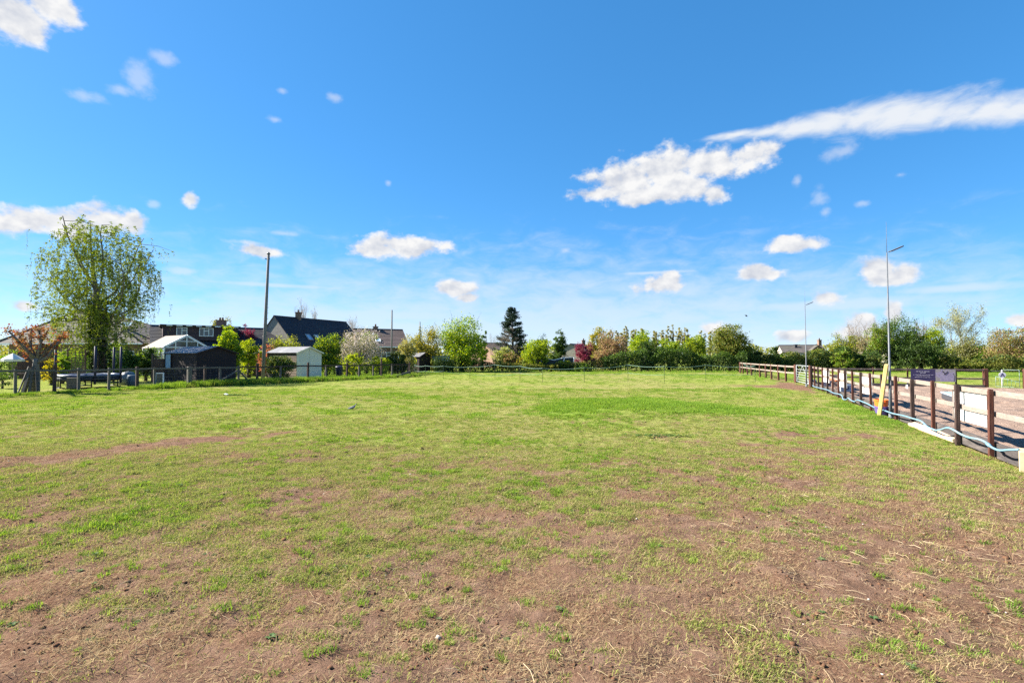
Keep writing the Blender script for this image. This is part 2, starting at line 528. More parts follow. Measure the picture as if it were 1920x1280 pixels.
ys = [-12., -8., -4., -1., .5, 1.5]
y = 2.0
while y < 9: ys.append(y); y += .048
while y < 22: ys.append(y); y *= 1.011
while y < 90: ys.append(y); y *= 1.03
while y < 5000: ys.append(y); y *= 1.3
ys = np.array(ys); tcols = np.linspace(-1.15, 1.15, 680)
GX = (ys[:, None] + 14.0) * tcols[None, :]
GY = np.repeat(ys[:, None], len(tcols), 1)
GZ = ground_h(GX, GY)
nr, nc = GX.shape
idx = np.arange(nr * nc).reshape(nr, nc)
quads = np.stack([idx[:-1, :-1], idx[:-1, 1:], idx[1:, 1:], idx[1:, :-1]], -1).reshape(-1, 4)
gm, N, L, out = material('pasture_soil_and_turf')
p = N.new('ShaderNodeBsdfPrincipled'); p.inputs['Roughness'].default_value = .95; p.inputs['Specular IOR Level'].default_value = .0
tcn = N.new('ShaderNodeTexCoord')
def gnoise(scale, detail=5, rough=.6):
    n = N.new('ShaderNodeTexNoise'); n.inputs['Scale'].default_value = scale; n.inputs['Detail'].default_value = detail; n.inputs['Roughness'].default_value = rough
    L.new(tcn.outputs['Object'], n.inputs['Vector']); return n.outputs[0]
def gmath(op, a, b):
    n = N.new('ShaderNodeMath'); n.operation = op
    for i, v in enumerate((a, b)):
        if isinstance(v, (int, float)): n.inputs[i].default_value = v
        else: L.new(v, n.inputs[i])
    return n.outputs[0]
def gramp(x, stops):
    r_ = N.new('ShaderNodeValToRGB'); e = r_.color_ramp.elements
    while len(e) < len(stops): e.new(.5)
    for i, (ps, c) in enumerate(stops): e[i].position = ps; e[i].color = c4(c)
    L.new(x, r_.inputs[0]); return r_.outputs[0]
def gmix(f, a, b):
    n = N.new('ShaderNodeMix'); n.data_type = 'RGBA'
    L.new(f, n.inputs[0]); L.new(a, n.inputs[6]); L.new(b, n.inputs[7]); return n.outputs[2]
def gattr(nm):
    a = N.new('ShaderNodeAttribute'); a.attribute_name = nm; return a.outputs['Fac']
def gss(x, lo, hi):
    n = N.new('ShaderNodeMapRange'); n.interpolation_type = 'SMOOTHSTEP'; n.inputs[1].default_value = lo; n.inputs[2].default_value = hi
    L.new(x, n.inputs[0]); return n.outputs[0]
soil = gramp(gnoise(5.0, 8, .68), [(.22, (.070, .040, .028)), (.5, (.155, .095, .067)), (.78, (.240, .158, .115))])
litter = gramp(gnoise(38.0, 4, .7), [(.35, (.100, .055, .036)), (.56, (.172, .103, .068)), (.72, (.33, .235, .145))])
soil = gmix(gss(gnoise(1.7, 4), .42, .6), soil, litter)
turf = gramp(gnoise(2.6, 7, .65), [(.28, (.148, .178, .040)), (.5, (.202, .226, .056)), (.72, (.258, .260, .088))])
fine = gramp(gnoise(22.0, 5, .7), [(.30, (.082, .118, .024)), (.5, (.170, .210, .042)), (.72, (.240, .258, .08))])
turf = gmix(gss(gnoise(9.0, 3), .35, .65), turf, fine)
khaki = gramp(gnoise(12.0, 5), [(.3, (.19, .16, .07)), (.7, (.26, .22, .11))])
turf = gmix(gmath('MULTIPLY', gss(gattr('dry'), .35, .8), .6), turf, khaki)
lush = gramp(gnoise(7.0, 6, .7), [(.3, (.10, .165, .022)), (.6, (.16, .235, .034)), (.8, (.21, .27, .055))])
turf = gmix(gmath('MULTIPLY', gattr('lush'), .8), turf, lush)
cov = gss(gmath('ADD', gattr('grass'), gmath('MULTIPLY', gmath('SUBTRACT', gnoise(7.0, 6, .7), .5), .9)), .32, .72)
L.new(gmix(cov, soil, turf), p.inputs['Base Color'])
bp = N.new('ShaderNodeBump'); bp.inputs['Strength'].default_value = 1.0; bp.inputs['Distance'].default_value = .032
L.new(gmath('ADD', gnoise(14.0, 9, .72), gmath('MULTIPLY', gnoise(60.0, 4, .7), .35)), bp.inputs['Height'])
L.new(bp.outputs[0], p.inputs['Normal'])
L.new(p.outputs[0], out.inputs[0])
gme = fast_mesh('ground', np.stack([GX, GY, GZ], -1), quads, gm, True)
for nm, arr in (('grass', grass_cover(GX, GY) * (.52 + .48 * sstep(GY, 5.0, 15.0))), ('lush', lushness(GX, GY)), ('dry', fbm(GX, GY, .35, 4, 123) + .25 * np.exp(-((GX - 7) / 4.5) ** 2))):
    a = gme.attributes.new(nm, 'FLOAT', 'POINT'); a.data.foreach_set('value', np.ascontiguousarray(arr, dtype=np.float32).ravel())
tag(link('ground', gme), kind='structure')

# ------------------------------------------------------------------ planting: points made here, blades set on them by geometry nodes
def blade_clump(name, n, radius, lo, hi, width, lean, mat, seed, flat=0.0, curl=.5):
    r = np.random.default_rng(seed)
    ang = r.uniform(0, 2*np.pi, n); rad = radius * np.sqrt(r.uniform(0, 1, n))
    bx, by = rad*np.cos(ang), rad*np.sin(ang)
    la = r.uniform(0, 2*np.pi, n); ln = r.uniform(lo, hi, n); tilt = np.clip(r.normal(lean, .3, n), .05, 1.5)
    dx, dy = np.cos(la), np.sin(la)
    w = width * r.uniform(.6, 1.2, n)
    sx, sy = -dy * w / 2, dx * w / 2
    m1h = ln*.55; m1x, m1z = m1h*np.sin(tilt), m1h*np.cos(tilt)
    t2 = np.clip(tilt + curl, 0, 1.75)
    tx, tz = m1x + ln*.45*np.sin(t2), np.maximum(m1z + ln*.45*np.cos(t2), .002)
    V = np.zeros((n, 5, 3))
    V[:, 0] = np.stack([bx - sx, by - sy, np.full(n, -.006)], -1); V[:, 1] = np.stack([bx + sx, by + sy, np.full(n, -.006)], -1)
    V[:, 2] = np.stack([bx + dx*m1x + sx*.8, by + dy*m1x + sy*.8, m1z], -1); V[:, 3] = np.stack([bx + dx*m1x - sx*.8, by + dy*m1x - sy*.8, m1z], -1)
    V[:, 4] = np.stack([bx + dx*tx, by + dy*tx, tz], -1)
    b = np.arange(n)[:, None] * 5
    F = np.concatenate([b + np.array([[0, 1, 2]]), b + np.array([[0, 2, 3]]), b + np.array([[3, 2, 4]])], 0)
    return fast_mesh(name, V, F, mat)

def leaf_rosette(name, n, ln, w, mat, seed):
    r = np.random.default_rng(seed); V = []; F = []
    for k in range(n):
        a = 2*np.pi*k/n + r.uniform(-.4, .4); l = ln*r.uniform(.6, 1.1); ww = w*r.uniform(.7, 1.1); up = r.uniform(.25, .8)
        d = np.array([np.cos(a), np.sin(a), 0]); s = np.array([-np.sin(a), np.cos(a), 0]); z = np.array([0, 0, 1.])
        b = len(V)
        V += [d*.004, d*l*.35 + s*ww*.5 + z*l*.35*up, d*l*.35 - s*ww*.5 + z*l*.35*up, d*l*.75 + s*ww*.45 + z*l*.45*up, d*l*.75 - s*ww*.45 + z*l*.45*up, d*l + z*l*.3*up]
        F += [(b, b+1, b+2), (b+1, b+3, b+4), (b+1, b+4, b+2), (b+3, b+5, b+4)]
    return fast_mesh(name, V, F, mat)

def scatter(name, pts, rotz, scl, idx, meshes, label_kind='stuff', tilt=None, parent=None):
    n = len(pts)
    me = bpy.data.meshes.new(name); me.vertices.add(n); me.vertices.foreach_set('co', np.asarray(pts, dtype=np.float32).ravel())
    rv = np.zeros((n, 3), dtype=np.float32); rv[:, 2] = rotz
    if tilt is not None: rv[:, 0] = tilt[:, 0]; rv[:, 1] = tilt[:, 1]
    a = me.attributes.new('rot', 'FLOAT_VECTOR', 'POINT'); a.data.foreach_set('vector', rv.ravel())
    a = me.attributes.new('scl', 'FLOAT', 'POINT'); a.data.foreach_set('value', np.asarray(scl, dtype=np.float32))
    a = me.attributes.new('pick', 'INT', 'POINT'); a.data.foreach_set('value', np.asarray(idx, dtype=np.int32))
    o = link(name, me, parent); tag(o, kind='stuff')
    cl = bpy.data.collections.new(name + '_kinds')
    for k, m_ in enumerate(meshes):
        cl.objects.link(bpy.data.objects.new('%s_kind_%02d' % (name, k), m_))
    ng = bpy.data.node_groups.new(name + '_planting', 'GeometryNodeTree')
    ng.interface.new_socket('Geometry', in_out='INPUT', socket_type='NodeSocketGeometry')
    ng.interface.new_socket('Geometry', in_out='OUTPUT', socket_type='NodeSocketGeometry')
    gi, go = ng.nodes.new('NodeGroupInput'), ng.nodes.new('NodeGroupOutput')
    ip = ng.nodes.new('GeometryNodeInstanceOnPoints'); ci = ng.nodes.new('GeometryNodeCollectionInfo')
    ci.inputs['Collection'].default_value = cl; ci.inputs['Separate Children'].default_value = True; ci.inputs['Reset Children'].default_value = True
    def na(nm, typ):
        x = ng.nodes.new('GeometryNodeInputNamedAttribute'); x.data_type = typ; x.inputs[0].default_value = nm; return x.outputs[0]
    ng.links.new(gi.outputs[0], ip.inputs['Points']); ng.links.new(ci.outputs[0], ip.inputs['Instance'])
    ip.inputs['Pick Instance'].default_value = True
    ng.links.new(na('pick', 'INT'), ip.inputs['Instance Index'])
    e2r = ng.nodes.new('FunctionNodeEulerToRotation'); ng.links.new(na('rot', 'FLOAT_VECTOR'), e2r.inputs[0])
    ng.links.new(e2r.outputs[0], ip.inputs['Rotation'])
    ng.links.new(na('scl', 'FLOAT'), ip.inputs['Scale'])
    ng.links.new(ip.outputs[0], go.inputs[0])
    md = o.modifiers.new('planting', 'NODES'); md.node_group = ng
    return o

GRASS_A = leafmat('grass_blade', [(.118, .170, .038), (.198, .246, .056), (.278, .300, .084), (.350, .328, .145)], .35, .0, 'object')
GRASS_B = leafmat('grass_blade_lush', [(.100, .190, .030), (.160, .265, .040), (.235, .320, .060)], .38, .0, 'object')
GRASS_D = leafmat('grass_blade_dry', [(.22, .15, .08), (.33, .245, .135), (.43, .34, .20)], .25, .0, 'object')
WEED = leafmat('weed_leaf', [(.055, .105, .035), (.09, .15, .05), (.15, .20, .08)], .3, .02, 'object')
turfs = [blade_clump('turf', 40, .062, .016, .038, .0046, 1.05, GRASS_A, 10 + k) for k in range(4)]
turfs += [blade_clump('tuft', 42, .050, .028, .058, .0050, .7, GRASS_B, 20 + k) for k in range(2)]
turfs += [blade_clump('dry', 30, .10, .03, .08, .0042, 1.25, GRASS_D, 30 + k) for k in range(2)]
turfs += [leaf_rosette('weed', 9, .042, .018, WEED, 40 + k) for k in range(2)]
turfs += [blade_clump('wide_turf', 70, .24, .016, .036, .009, 1.15, GRASS_A, 50 + k) for k in range(2)]
turfs += [blade_clump('wide_lush', 90, .20, .04, .085, .010, .8, GRASS_B, 60 + k) for k in range(2)]
turfs += [blade_clump('wisp', 17, .13, .014, .040, .0044, .9, GRASS_A, 64 + k) for k in range(3)]
turfs += [blade_clump('thatch', 30, .16, .03, .085, .0036, 1.42, GRASS_D, 70 + k, curl=.1) for k in range(3)]

rg = np.random.default_rng(4)
P_, S_, I_ = [], [], []
def sow(n, y0, y1, half, fn):
    yy = np.sqrt(rg.uniform(y0**2, y1**2, n)); xx = rg.uniform(-1, 1, n) * (yy * half + .6)
    keep = fence_side(xx, yy) < -.04
    keep |= fence_along(xx, yy) > FL + 1
    lf = (xx + 20.5) * .8387 - (yy - 22.9) * .5445      # right of the garden fence only
    keep &= (lf > .1) | (yy > 42)
    xx, yy = xx[keep], yy[keep]
    s, i, ok = fn(xx, yy, grass_cover(xx, yy), lushness(xx, yy))
    zz = ground_h(xx, yy)
    P_.append(np.stack([xx, yy, zz], -1)[ok]); S_.append(s[ok]); I_.append(i[ok])
def f_near(x, y, g, l):
    m = g + (fbm(x, y, 5.5, 3, 301) - .5) * 1.3
    ok = rg.uniform(0, 1, len(x)) < sstep(m, .42, .86)
    i = rg.integers(0, 4, len(x)); u = rg.uniform(0, 1, len(x))
    i = np.where(u < .03 + .6 * l, rg.integers(4, 6, len(x)), i)
    i = np.where((u > .90) & (l < .5), rg.integers(6, 8, len(x)), i)
    i = np.where((u > .992), rg.integers(8, 10, len(x)), i)
    return rg.uniform(.55, 1.15, len(x)) * (1 + .25 * l), i, ok
def f_sparse(x, y, g, l):        # lone tufts and dry stuff on the bare soil
    c = fbm(x, y, 1.3, 3, 401)
    u = rg.uniform(0, 1, len(x))
    ok = (rg.uniform(0, 1, len(x)) < sstep(c, .42, .66)) & (g < .8)
    i = np.where(u < .55, rg.integers(6, 8, len(x)), np.where(u < .75, rg.integers(0, 4, len(x)), np.where(u < .965, rg.integers(4, 6, len(x)), rg.integers(8, 10, len(x)))))
    return rg.uniform(.35, 1.0, len(x)), i, ok
def f_wisp(x, y, g, l):
    ok = rg.uniform(0, 1, len(x)) < sstep(g + (fbm(x, y, 3.1, 3, 351) - .5) * .9, .05, .62)
    return rg.uniform(.6, 1.2, len(x)), rg.integers(14, 17, len(x)), ok
def f_thatch(x, y, g, l):
    ok = rg.uniform(0, 1, len(x)) < (.10 + .9 * sstep(fbm(x, y, .9, 3, 371), .42, .62)) * (1.05 - .65 * g)
    return rg.uniform(.5, 1.15, len(x)), rg.integers(17, 20, len(x)), ok
def f_far(x, y, g, l):
    m = g + (fbm(x, y, 2.5, 3, 301) - .5) * .8
    ok = rg.uniform(0, 1, len(x)) < sstep(m, .35, .8)
    i = np.where(rg.uniform(0, 1, len(x)) < .05 + .8 * l, rg.integers(12, 14, len(x)), rg.integers(10, 12, len(x)))
    return rg.uniform(.6, 1.15, len(x)), i, ok
sow(42000, 2.2, 8.0, 1.12, f_near)
sow(30000, 2.2, 9.5, 1.12, f_wisp)
sow(12000, 2.2, 9.5, 1.12, f_thatch)
sow(15000, 2.2, 8.5, 1.12, f_sparse)
sow(52000, 8.0, 14.0, 1.08, f_near)
sow(26000, 14.0, 26.0, 1.06, f_far)
sow(26000, 26.0, 58.0, 1.04, f_far)
PTS = np.concatenate(P_); 
o = scatter('grass', PTS, rg.uniform(0, 6.28, len(PTS)), np.concatenate(S_), np.concatenate(I_), turfs)
tag(o, 'short patchy pasture grass over the whole paddock', 'grass')

# straw lying about
STRAW = leafmat('straw', [(.32, .23, .13), (.46, .36, .22), (.60, .51, .36)], .15, .0, 'object')
def straw_mesh(k):
    r = random.Random(500 + k); n = 5; L_ = r.uniform(.05, .16); w = r.uniform(.0011, .0021); b = r.gauss(0, .012)
    V = []; F = []
    for i in range(n):
        t = i/(n-1); x = (t-.5)*L_; y = b*math.sin(t*math.pi); z = .004 + .012*math.sin(t*math.pi)*r.uniform(.2, 1)
        V += [(x, y - w, z), (x, y + w, z), (x, y, z + w*1.4)]
    for i in range(n-1):
        for (a, c) in ((0, 2), (2, 1), (1, 0)): F.append((i*3+a, i*3+c, i*3+3+c, i*3+3+a))
    return fast_mesh('straw', V, F, STRAW)
n = 24000
yy = np.sqrt(rg.uniform(2.2**2, 9.5**2, n)); xx = rg.uniform(-1, 1, n) * (yy*1.1 + .5)
ok = (rg.uniform(0, 1, n) < (.12 + .9*sstep(fbm(xx, yy, .8, 3, 611), .46, .64)) * np.interp(yy, [2, 5, 9.5], [1, .7, .2])) & (fence_side(xx, yy) < -.1)
xx, yy = xx[ok], yy[ok]; n = len(xx)
rz = np.where(rg.uniform(0, 1, n) < .55, rg.normal(-.75, .5, n), rg.uniform(0, 6.28, n))
o = scatter('straw', np.stack([xx, yy, ground_h(xx, yy) + .006], -1), rz, np.clip(rg.lognormal(-.85, .5, n), .15, 1.0), rg.integers(0, 8, n), [straw_mesh(k) for k in range(8)], tilt=rg.normal(0, .07, (n, 2)))
tag(o, 'pale loose straw stalks strewn over the bare soil', 'straw')

# crumbs and clods of earth, a few pale stones
SOILM = surf('clod', (.16, .085, .05), (.08, .045, .03), .95, 30, spec=.0)
STONE = surf('stone_chip', (.50, .46, .42), (.32, .28, .24), .8, 30)
def lump(k, mat):
    r = random.Random(700 + k)
    ph = (1 + 5**.5)/2
    V = [Vector(v).normalized() for v in ((-1, ph, 0), (1, ph, 0), (-1, -ph, 0), (1, -ph, 0), (0, -1, ph), (0, 1, ph), (0, -1, -ph), (0, 1, -ph), (ph, 0, -1), (ph, 0, 1), (-ph, 0, -1), (-ph, 0, 1))]
    F = [(0,11,5),(0,5,1),(0,1,7),(0,7,10),(0,10,11),(1,5,9),(5,11,4),(11,10,2),(10,7,6),(7,1,8),(3,9,4),(3,4,2),(3,2,6),(3,6,8),(3,8,9),(4,9,5),(2,4,11),(6,2,10),(8,6,7),(9,8,1)]
    V = [(v.x*r.uniform(.7, 1.3), v.y*r.uniform(.7, 1.3), v.z*r.uniform(.35, .8)) for v in V]
    return fast_mesh('clod', V, F, mat)
n = 26000
yy = np.sqrt(rg.uniform(2.2**2, 10**2, n)); xx = rg.uniform(-1, 1, n) * (yy*1.1 + .5)
ok = (rg.uniform(0, 1, n) < 1.15 - grass_cover(xx, yy)) & (fence_side(xx, yy) < -.1) & (rg.uniform(0, 1, n) < sstep(fbm(xx, yy, 1.1, 3, 711), .38, .62))
xx, yy = xx[ok], yy[ok]; n = len(xx)
o = scatter('soil_clods', np.stack([xx, yy, ground_h(xx, yy)], -1), rg.uniform(0, 6.28, n), np.clip(rg.lognormal(-5.0, .5, n), .003, .026), np.where(rg.uniform(0, 1, n) < .97, rg.integers(0, 4, n), 4), [lump(k, SOILM) for k in range(4)] + [lump(9, STONE)])
tag(o, 'crumbs and small clods of brown earth on the bare ground', 'soil')

# scattered droppings and dark lumps farther out
DUNG = surf('dark_lump', (.085, .058, .040), (.05, .035, .025), .95, 30, spec=.0)
n = 260
yy = np.sqrt(rg.uniform(7.0**2, 34**2, n)); xx = rg.uniform(-1, 1, n) * (yy*1.05)
ok = (fence_side(xx, yy) < -.4) & ((xx + 20.5) * .8387 - (yy - 22.9) * .5445 > .6)
xx, yy = xx[ok], yy[ok]; n = len(xx)
o = scatter('droppings', np.stack([xx, yy, ground_h(xx, yy) + .008], -1), rg.uniform(0, 6.28, n), np.clip(rg.lognormal(-3.75, .4, n), .012, .045), rg.integers(0, 4, n), [lump(20 + k, DUNG) for k in range(4)])
tag(o, 'dark droppings and lumps dotted over the paddock', 'droppings')

# ================================================================== arena on the right
WOOD_RED = surf('stained_post_wood', (.105, .034, .020), (.045, .016, .011), .8, 9, bump=.004, stretch=(6, 6, .7), dirt=(.10, .07, .058))
WOOD_BLACK = surf('dark_stained_post_wood', (.060, .034, .028), (.022, .014, .012), .85, 9, bump=.004, stretch=(6, 6, .7), dirt=(.095, .075, .065))
WOOD_GREY = surf('weathered_rail_wood', (.255, .212, .182), (.17, .136, .118), .85, 8, bump=.003, stretch=(2, 2, 9), dirt=(.32, .24, .21))
WOOD_DARK = surf('dark_board_wood', (.075, .066, .066), (.040, .034, .034), .85, 6, bump=.004, stretch=(1, 1, 6), dirt=(.13, .11, .10))
WOOD_OLD = surf('old_fence_wood', (.13, .10, .085), (.055, .042, .038), .88, 7, bump=.004, stretch=(4, 4, 1), dirt=(.20, .18, .16))
WOOD_PALE = surf('pale_new_wood', (.62, .50, .36), (.48, .36, .24), .75, 10, stretch=(1, 1, 1), dirt=(.70, .40, .24))
WHITE_BOARD = surf('white_board', (.78, .79, .80), (.72, .73, .75), .55, 3, dirt=(.50, .50, .50))
GALV = surf('galvanised_steel', (.125, .137, .155), (.095, .105, .12), .55, 20, metal=.1, spec=.3)
PIPE_BLUE = surf('blue_water_pipe', (.145, .27, .36), (.11, .22, .30), .5, 12, dirt=(.22, .26, .28))
YELLOW = surf('yellow_paint', (.60, .44, .18), (.52, .36, .13), .6, 9, dirt=(.64, .52, .30))
ORANGE = surf('orange_plastic', (.80, .17, .03), (.70, .13, .02), .45, 9)
PURPLE = surf('purple_plastic', (.11, .075, .25), (.085, .06, .20), .45, 9)
CREAM = surf('cream_block', (.46, .40, .26), (.38, .32, .20), .8, 5, dirt=(.32, .28, .19), bump=.003)

def fpt(t, off=0.0, z=0.0):      # along the near fence, off metres to the sand side
    return FP0 + FD * t + FN * off + Vector((0, 0, z))
def on_fence(px, py, off):       # point of the upright plane through the fence
    r = ray(px, py); o_ = Vector((0, 0, CAM_H)); q = FP0 + FN * off
    return o_ + r * ((q - o_).dot(FN) / r.dot(FN))
FANG = math.atan2(FD.y, FD.x)
BD = Vector((FN.x, FN.y, 0)); BC = fpt(FL)                   # far side of the arena runs square to it
def bpt(s, off=0.0, z=0.0): return BC + BD * s - FD * off + Vector((0, 0, z))
BANG = math.atan2(BD.y, BD.x)

# sand
sn, N, L, out = material('arena_sand')
p = N.new('ShaderNodeBsdfPrincipled'); p.inputs['Roughness'].default_value = .95; p.inputs['Specular IOR Level'].default_value = .1
tcn = N.new('ShaderNodeTexCoord')
L.new(gramp(gnoise(9.0, 7, .7), [(.28, (.160, .110, .086)), (.5, (.235, .168, .134)), (.75, (.305, .228, .186))]), p.inputs['Base Color'])
bp = N.new('ShaderNodeBump'); bp.inputs['Distance'].default_value = .03; L.new(gnoise(30.0, 6, .7), bp.inputs['Height']); L.new(bp.outputs[0], p.inputs['Normal'])
L.new(p.outputs[0], out.inputs[0])
uu = np.arange(-9, FL - .02, .1); vv = np.concatenate([np.arange(.06, 14, .1), np.arange(14, 40, .8)])
U, V_ = np.meshgrid(uu, vv, indexing='ij')
SX = FP0.x + FD.x*U + FN.x*V_; SY = FP0.y + FD.y*U + FN.y*V_
hoof = fbm(SX, SY, 2.6, 3, 811); 
SZ = .10 + (fbm(SX, SY, 3.4, 3, 801) - .5)*.10 - .05*sstep(hoof, .60, .70) + (fbm(SX, SY, .4, 2, 803) - .5)*.06
idx = np.arange(U.size).reshape(U.shape)
tag(link('arena_sand', fast_mesh('arena_sand', np.stack([SX, SY, SZ], -1), np.stack([idx[:-1, :-1], idx[1:, :-1], idx[1:, 1:], idx[:-1, 1:]], -1).reshape(-1, 4), sn, True)), kind='structure')

# near fence of the arena
af = thing('arena_fence', fpt(0), 'timber post and rail fence with red brown posts along the near side of the sand', 'fence')
POSTS = [1.34 * i for i in range(-1, 17)]
post_meshes = []
for k in range(5):
    r = random.Random(900 + k); w = .068 + r.uniform(-.005, .006)
    vs = []; fs = []
    rings = 7
    for j in range(rings):
        z = [-.1, .05, .35, .62, .88, 1.09, 1.125][j]; sh = .86 if j == rings-1 else 1
        jx, jy = r.uniform(-.004, .004), r.uniform(-.004, .004)
        ch = .012
        for (x, y) in ((-1, -1+.2), (-1+.2, -1), (1-.2, -1), (1, -1+.2), (1, 1-.2), (1-.2, 1), (-1+.2, 1), (-1, 1-.2)):
            vs.append((x*w/2*sh + jx, y*w/2*sh + jy, z + (r.uniform(-.006, .01) if j == rings-1 else 0)))
    for j in range(rings-1):
        for i in range(8): fs.append((j*8+i, j*8+(i+1) % 8, (j+1)*8+(i+1) % 8, (j+1)*8+i))
    fs.append(tuple(range((rings-1)*8, rings*8)))
    me = bpy.data.meshes.new('post'); me.from_pydata(vs, [], fs); me.materials.append(WOOD_RED if k % 2 else WOOD_BLACK); post_meshes.append(me)
rr = random.Random(3)
for i, t in enumerate(POSTS):
    link('post', post_meshes[[0, 1, 2, 3, 0, 1, 4, 3, 2, 3, 0, 1, 3, 4, 1, 0, 3, 2][i]], af, fpt(t + rr.uniform(-.02, .02)) - fpt(0) + Vector((0, 0, rr.uniform(-.02, .015))), (rr.uniform(-.015, .015), rr.uniform(-.015, .015), FANG + rr.uniform(-.06, .06)))
for (z, h, ns) in ((1.045, .092, 2), (.70, .088, 2)):
    i = 0
    while i < len(POSTS) - 1:
        j = min(i + ns, len(POSTS) - 1)
        MB().chbeam(fpt(POSTS[i] + .004, .085, z + rr.uniform(-.01, .01)), fpt(POSTS[j] - .004, .085, z + rr.uniform(-.01, .01)), .038, h, .004).build('rail', WOOD_GREY, af)
        i = j
for i in range(len(POSTS) - 1):
    MB().chbeam(fpt(POSTS[i] + .003, .083, .115 + rr.uniform(-.012, .012)), fpt(POSTS[i+1] - .003, .083, .115 + rr.uniform(-.012, .012)), .045, .25, .004).build('kickboard', WOOD_DARK, af)

# back fence of the arena
ab = thing('arena_fence', bpt(0), 'dark timber rail fence along the back of the sand arena', 'fence')
bposts = [0.0, 1.45, 2.95, 4.45, 6.45]
for s in bposts:
    link('post', post_meshes[int(s*3) % 5], ab, bpt(s) - bpt(0) + Vector((0, 0, -.07)), (0, 0, BANG))
for s in (7.62, 9.15):
    mb = MB(); q = bpt(s)
    mb.chbeam(q + Vector((0, 0, -.1)), q + Vector((0, 0, 1.04)), .2, .2, .03, up=BD)
    mb.build('gate_post', WOOD_RED, ab)
for a, b in ((0, 2.95), (2.953, 4.45), (4.453, 7.55)):
    MB().chbeam(bpt(a, .08, .97), bpt(b, .08, .97), .04, .09, .004).build('rail', WOOD_OLD, ab)
    MB().chbeam(bpt(a, .08, .53), bpt(b, .08, .53), .04, .08, .004).build('rail', WOOD_OLD, ab)
    MB().chbeam(bpt(a, .085, .13), bpt(b, .085, .13), .05, .2, .004).build('kickboard', WOOD_DARK, ab)
MB().beam(bpt(9.25, .08, .97), bpt(14, .08, .97), .04, .09).build('rail', WOOD_OLD, ab)

# white boards hung on the sand side of the near rails
def white_board(t0, t1, z0, z1, label):
    th = thing('white_board', fpt((t0+t1)/2, .125), label, 'board', 'white boards hung on the near arena fence')
    mb = MB(); mb.beam(fpt(t0, .122, (z0+z1)/2), fpt(t1, .122, (z0+z1)/2), .012, z1 - z0); mb.build('panel', WHITE_BOARD, th)
    for t in (t0 + .012, t1 - .012): MB().beam(fpt(t, .106, z0), fpt(t, .106, z1), .02, .018, up=FD).build('batten', WOOD_GREY, th)
white_board(.37, 1.89, .43, 1.07, 'largest white board, nearest the camera on the arena fence')
white_board(8.47, 9.95, .42, 1.06, 'white board on the arena fence just left of the yellow pole')
white_board(12.4, 14.05, .42, 1.06, 'white board on the arena fence, third from the camera')
white_board(16.3, 18.2, .42, 1.06, 'farthest white board on the arena fence, nearest the metal gate')
s_ = thing('fence_sign', fpt(4.62, .08, .93), 'tiny blank white sign under the top rail right of the yellow pole', 'sign')
MB().beam(fpt(4.57, .06, .90), fpt(4.70, .06, .90), .008, .085).build('plate', WHITE_BOARD, s_)
MB().beam(fpt(4.635, .068, .945), fpt(4.635, .068, 1.0), .012, .006, up=FD).build('strap', GALV, s_)

# water pipe
zp = lambda pts: [(1480 + a / 4.364, 640 + b / 4.364) for a, b in pts]
def pipe(pts, name, label):
    P3 = [on_fence(a, b, -.13) for a, b in zp(pts)]
    P3 = [Vector((q.x, q.y, max(q.z, .02))) for q in P3]
    S = []
    for i in range(len(P3) - 1):
        p0, p1, p2, p3 = P3[max(i-1, 0)], P3[i], P3[i+1], P3[min(i+2, len(P3)-1)]
        for k in range(5):
            t = k/5
            S.append(.5*((2*p1) + (p2-p0)*t + (2*p0-5*p1+4*p2-p3)*t*t + (3*p1-p0-3*p2+p3)*t**3))
    S.append(P3[-1])
    return S
th = thing('water_pipe', on_fence(1855, 840, -.13), 'pale blue plastic water pipe snaking along the foot of the arena fence', 'pipe')
S1 = pipe([(1875, 884), (1800, 886), (1720, 890), (1655, 864), (1600, 820), (1540, 797), (1470, 785), (1400, 756), (1335, 718), (1290, 706), (1240, 722)], '', '')
S2 = pipe([(1200, 728), (1130, 697), (1080, 652), (1000, 627), (930, 606), (845, 588), (780, 565), (700, 541), (640, 510), (580, 485), (555, 478), (535, 492), (505, 480), (482, 462), (468, 474), (440, 472), (430, 442), (400, 429), (380, 426), (360, 421), (310, 396), (260, 383), (210, 371), (190, 360)], '', '')
mb = MB(); mb.tube(S1 + S2, .0175, 10); mb.build('hose', PIPE_BLUE, th)
i = 17
mb = MB(); mb.tube([S1[i-1], S1[i+1]], .028, 12); mb.build('connector', PIPE_BLUE, th)

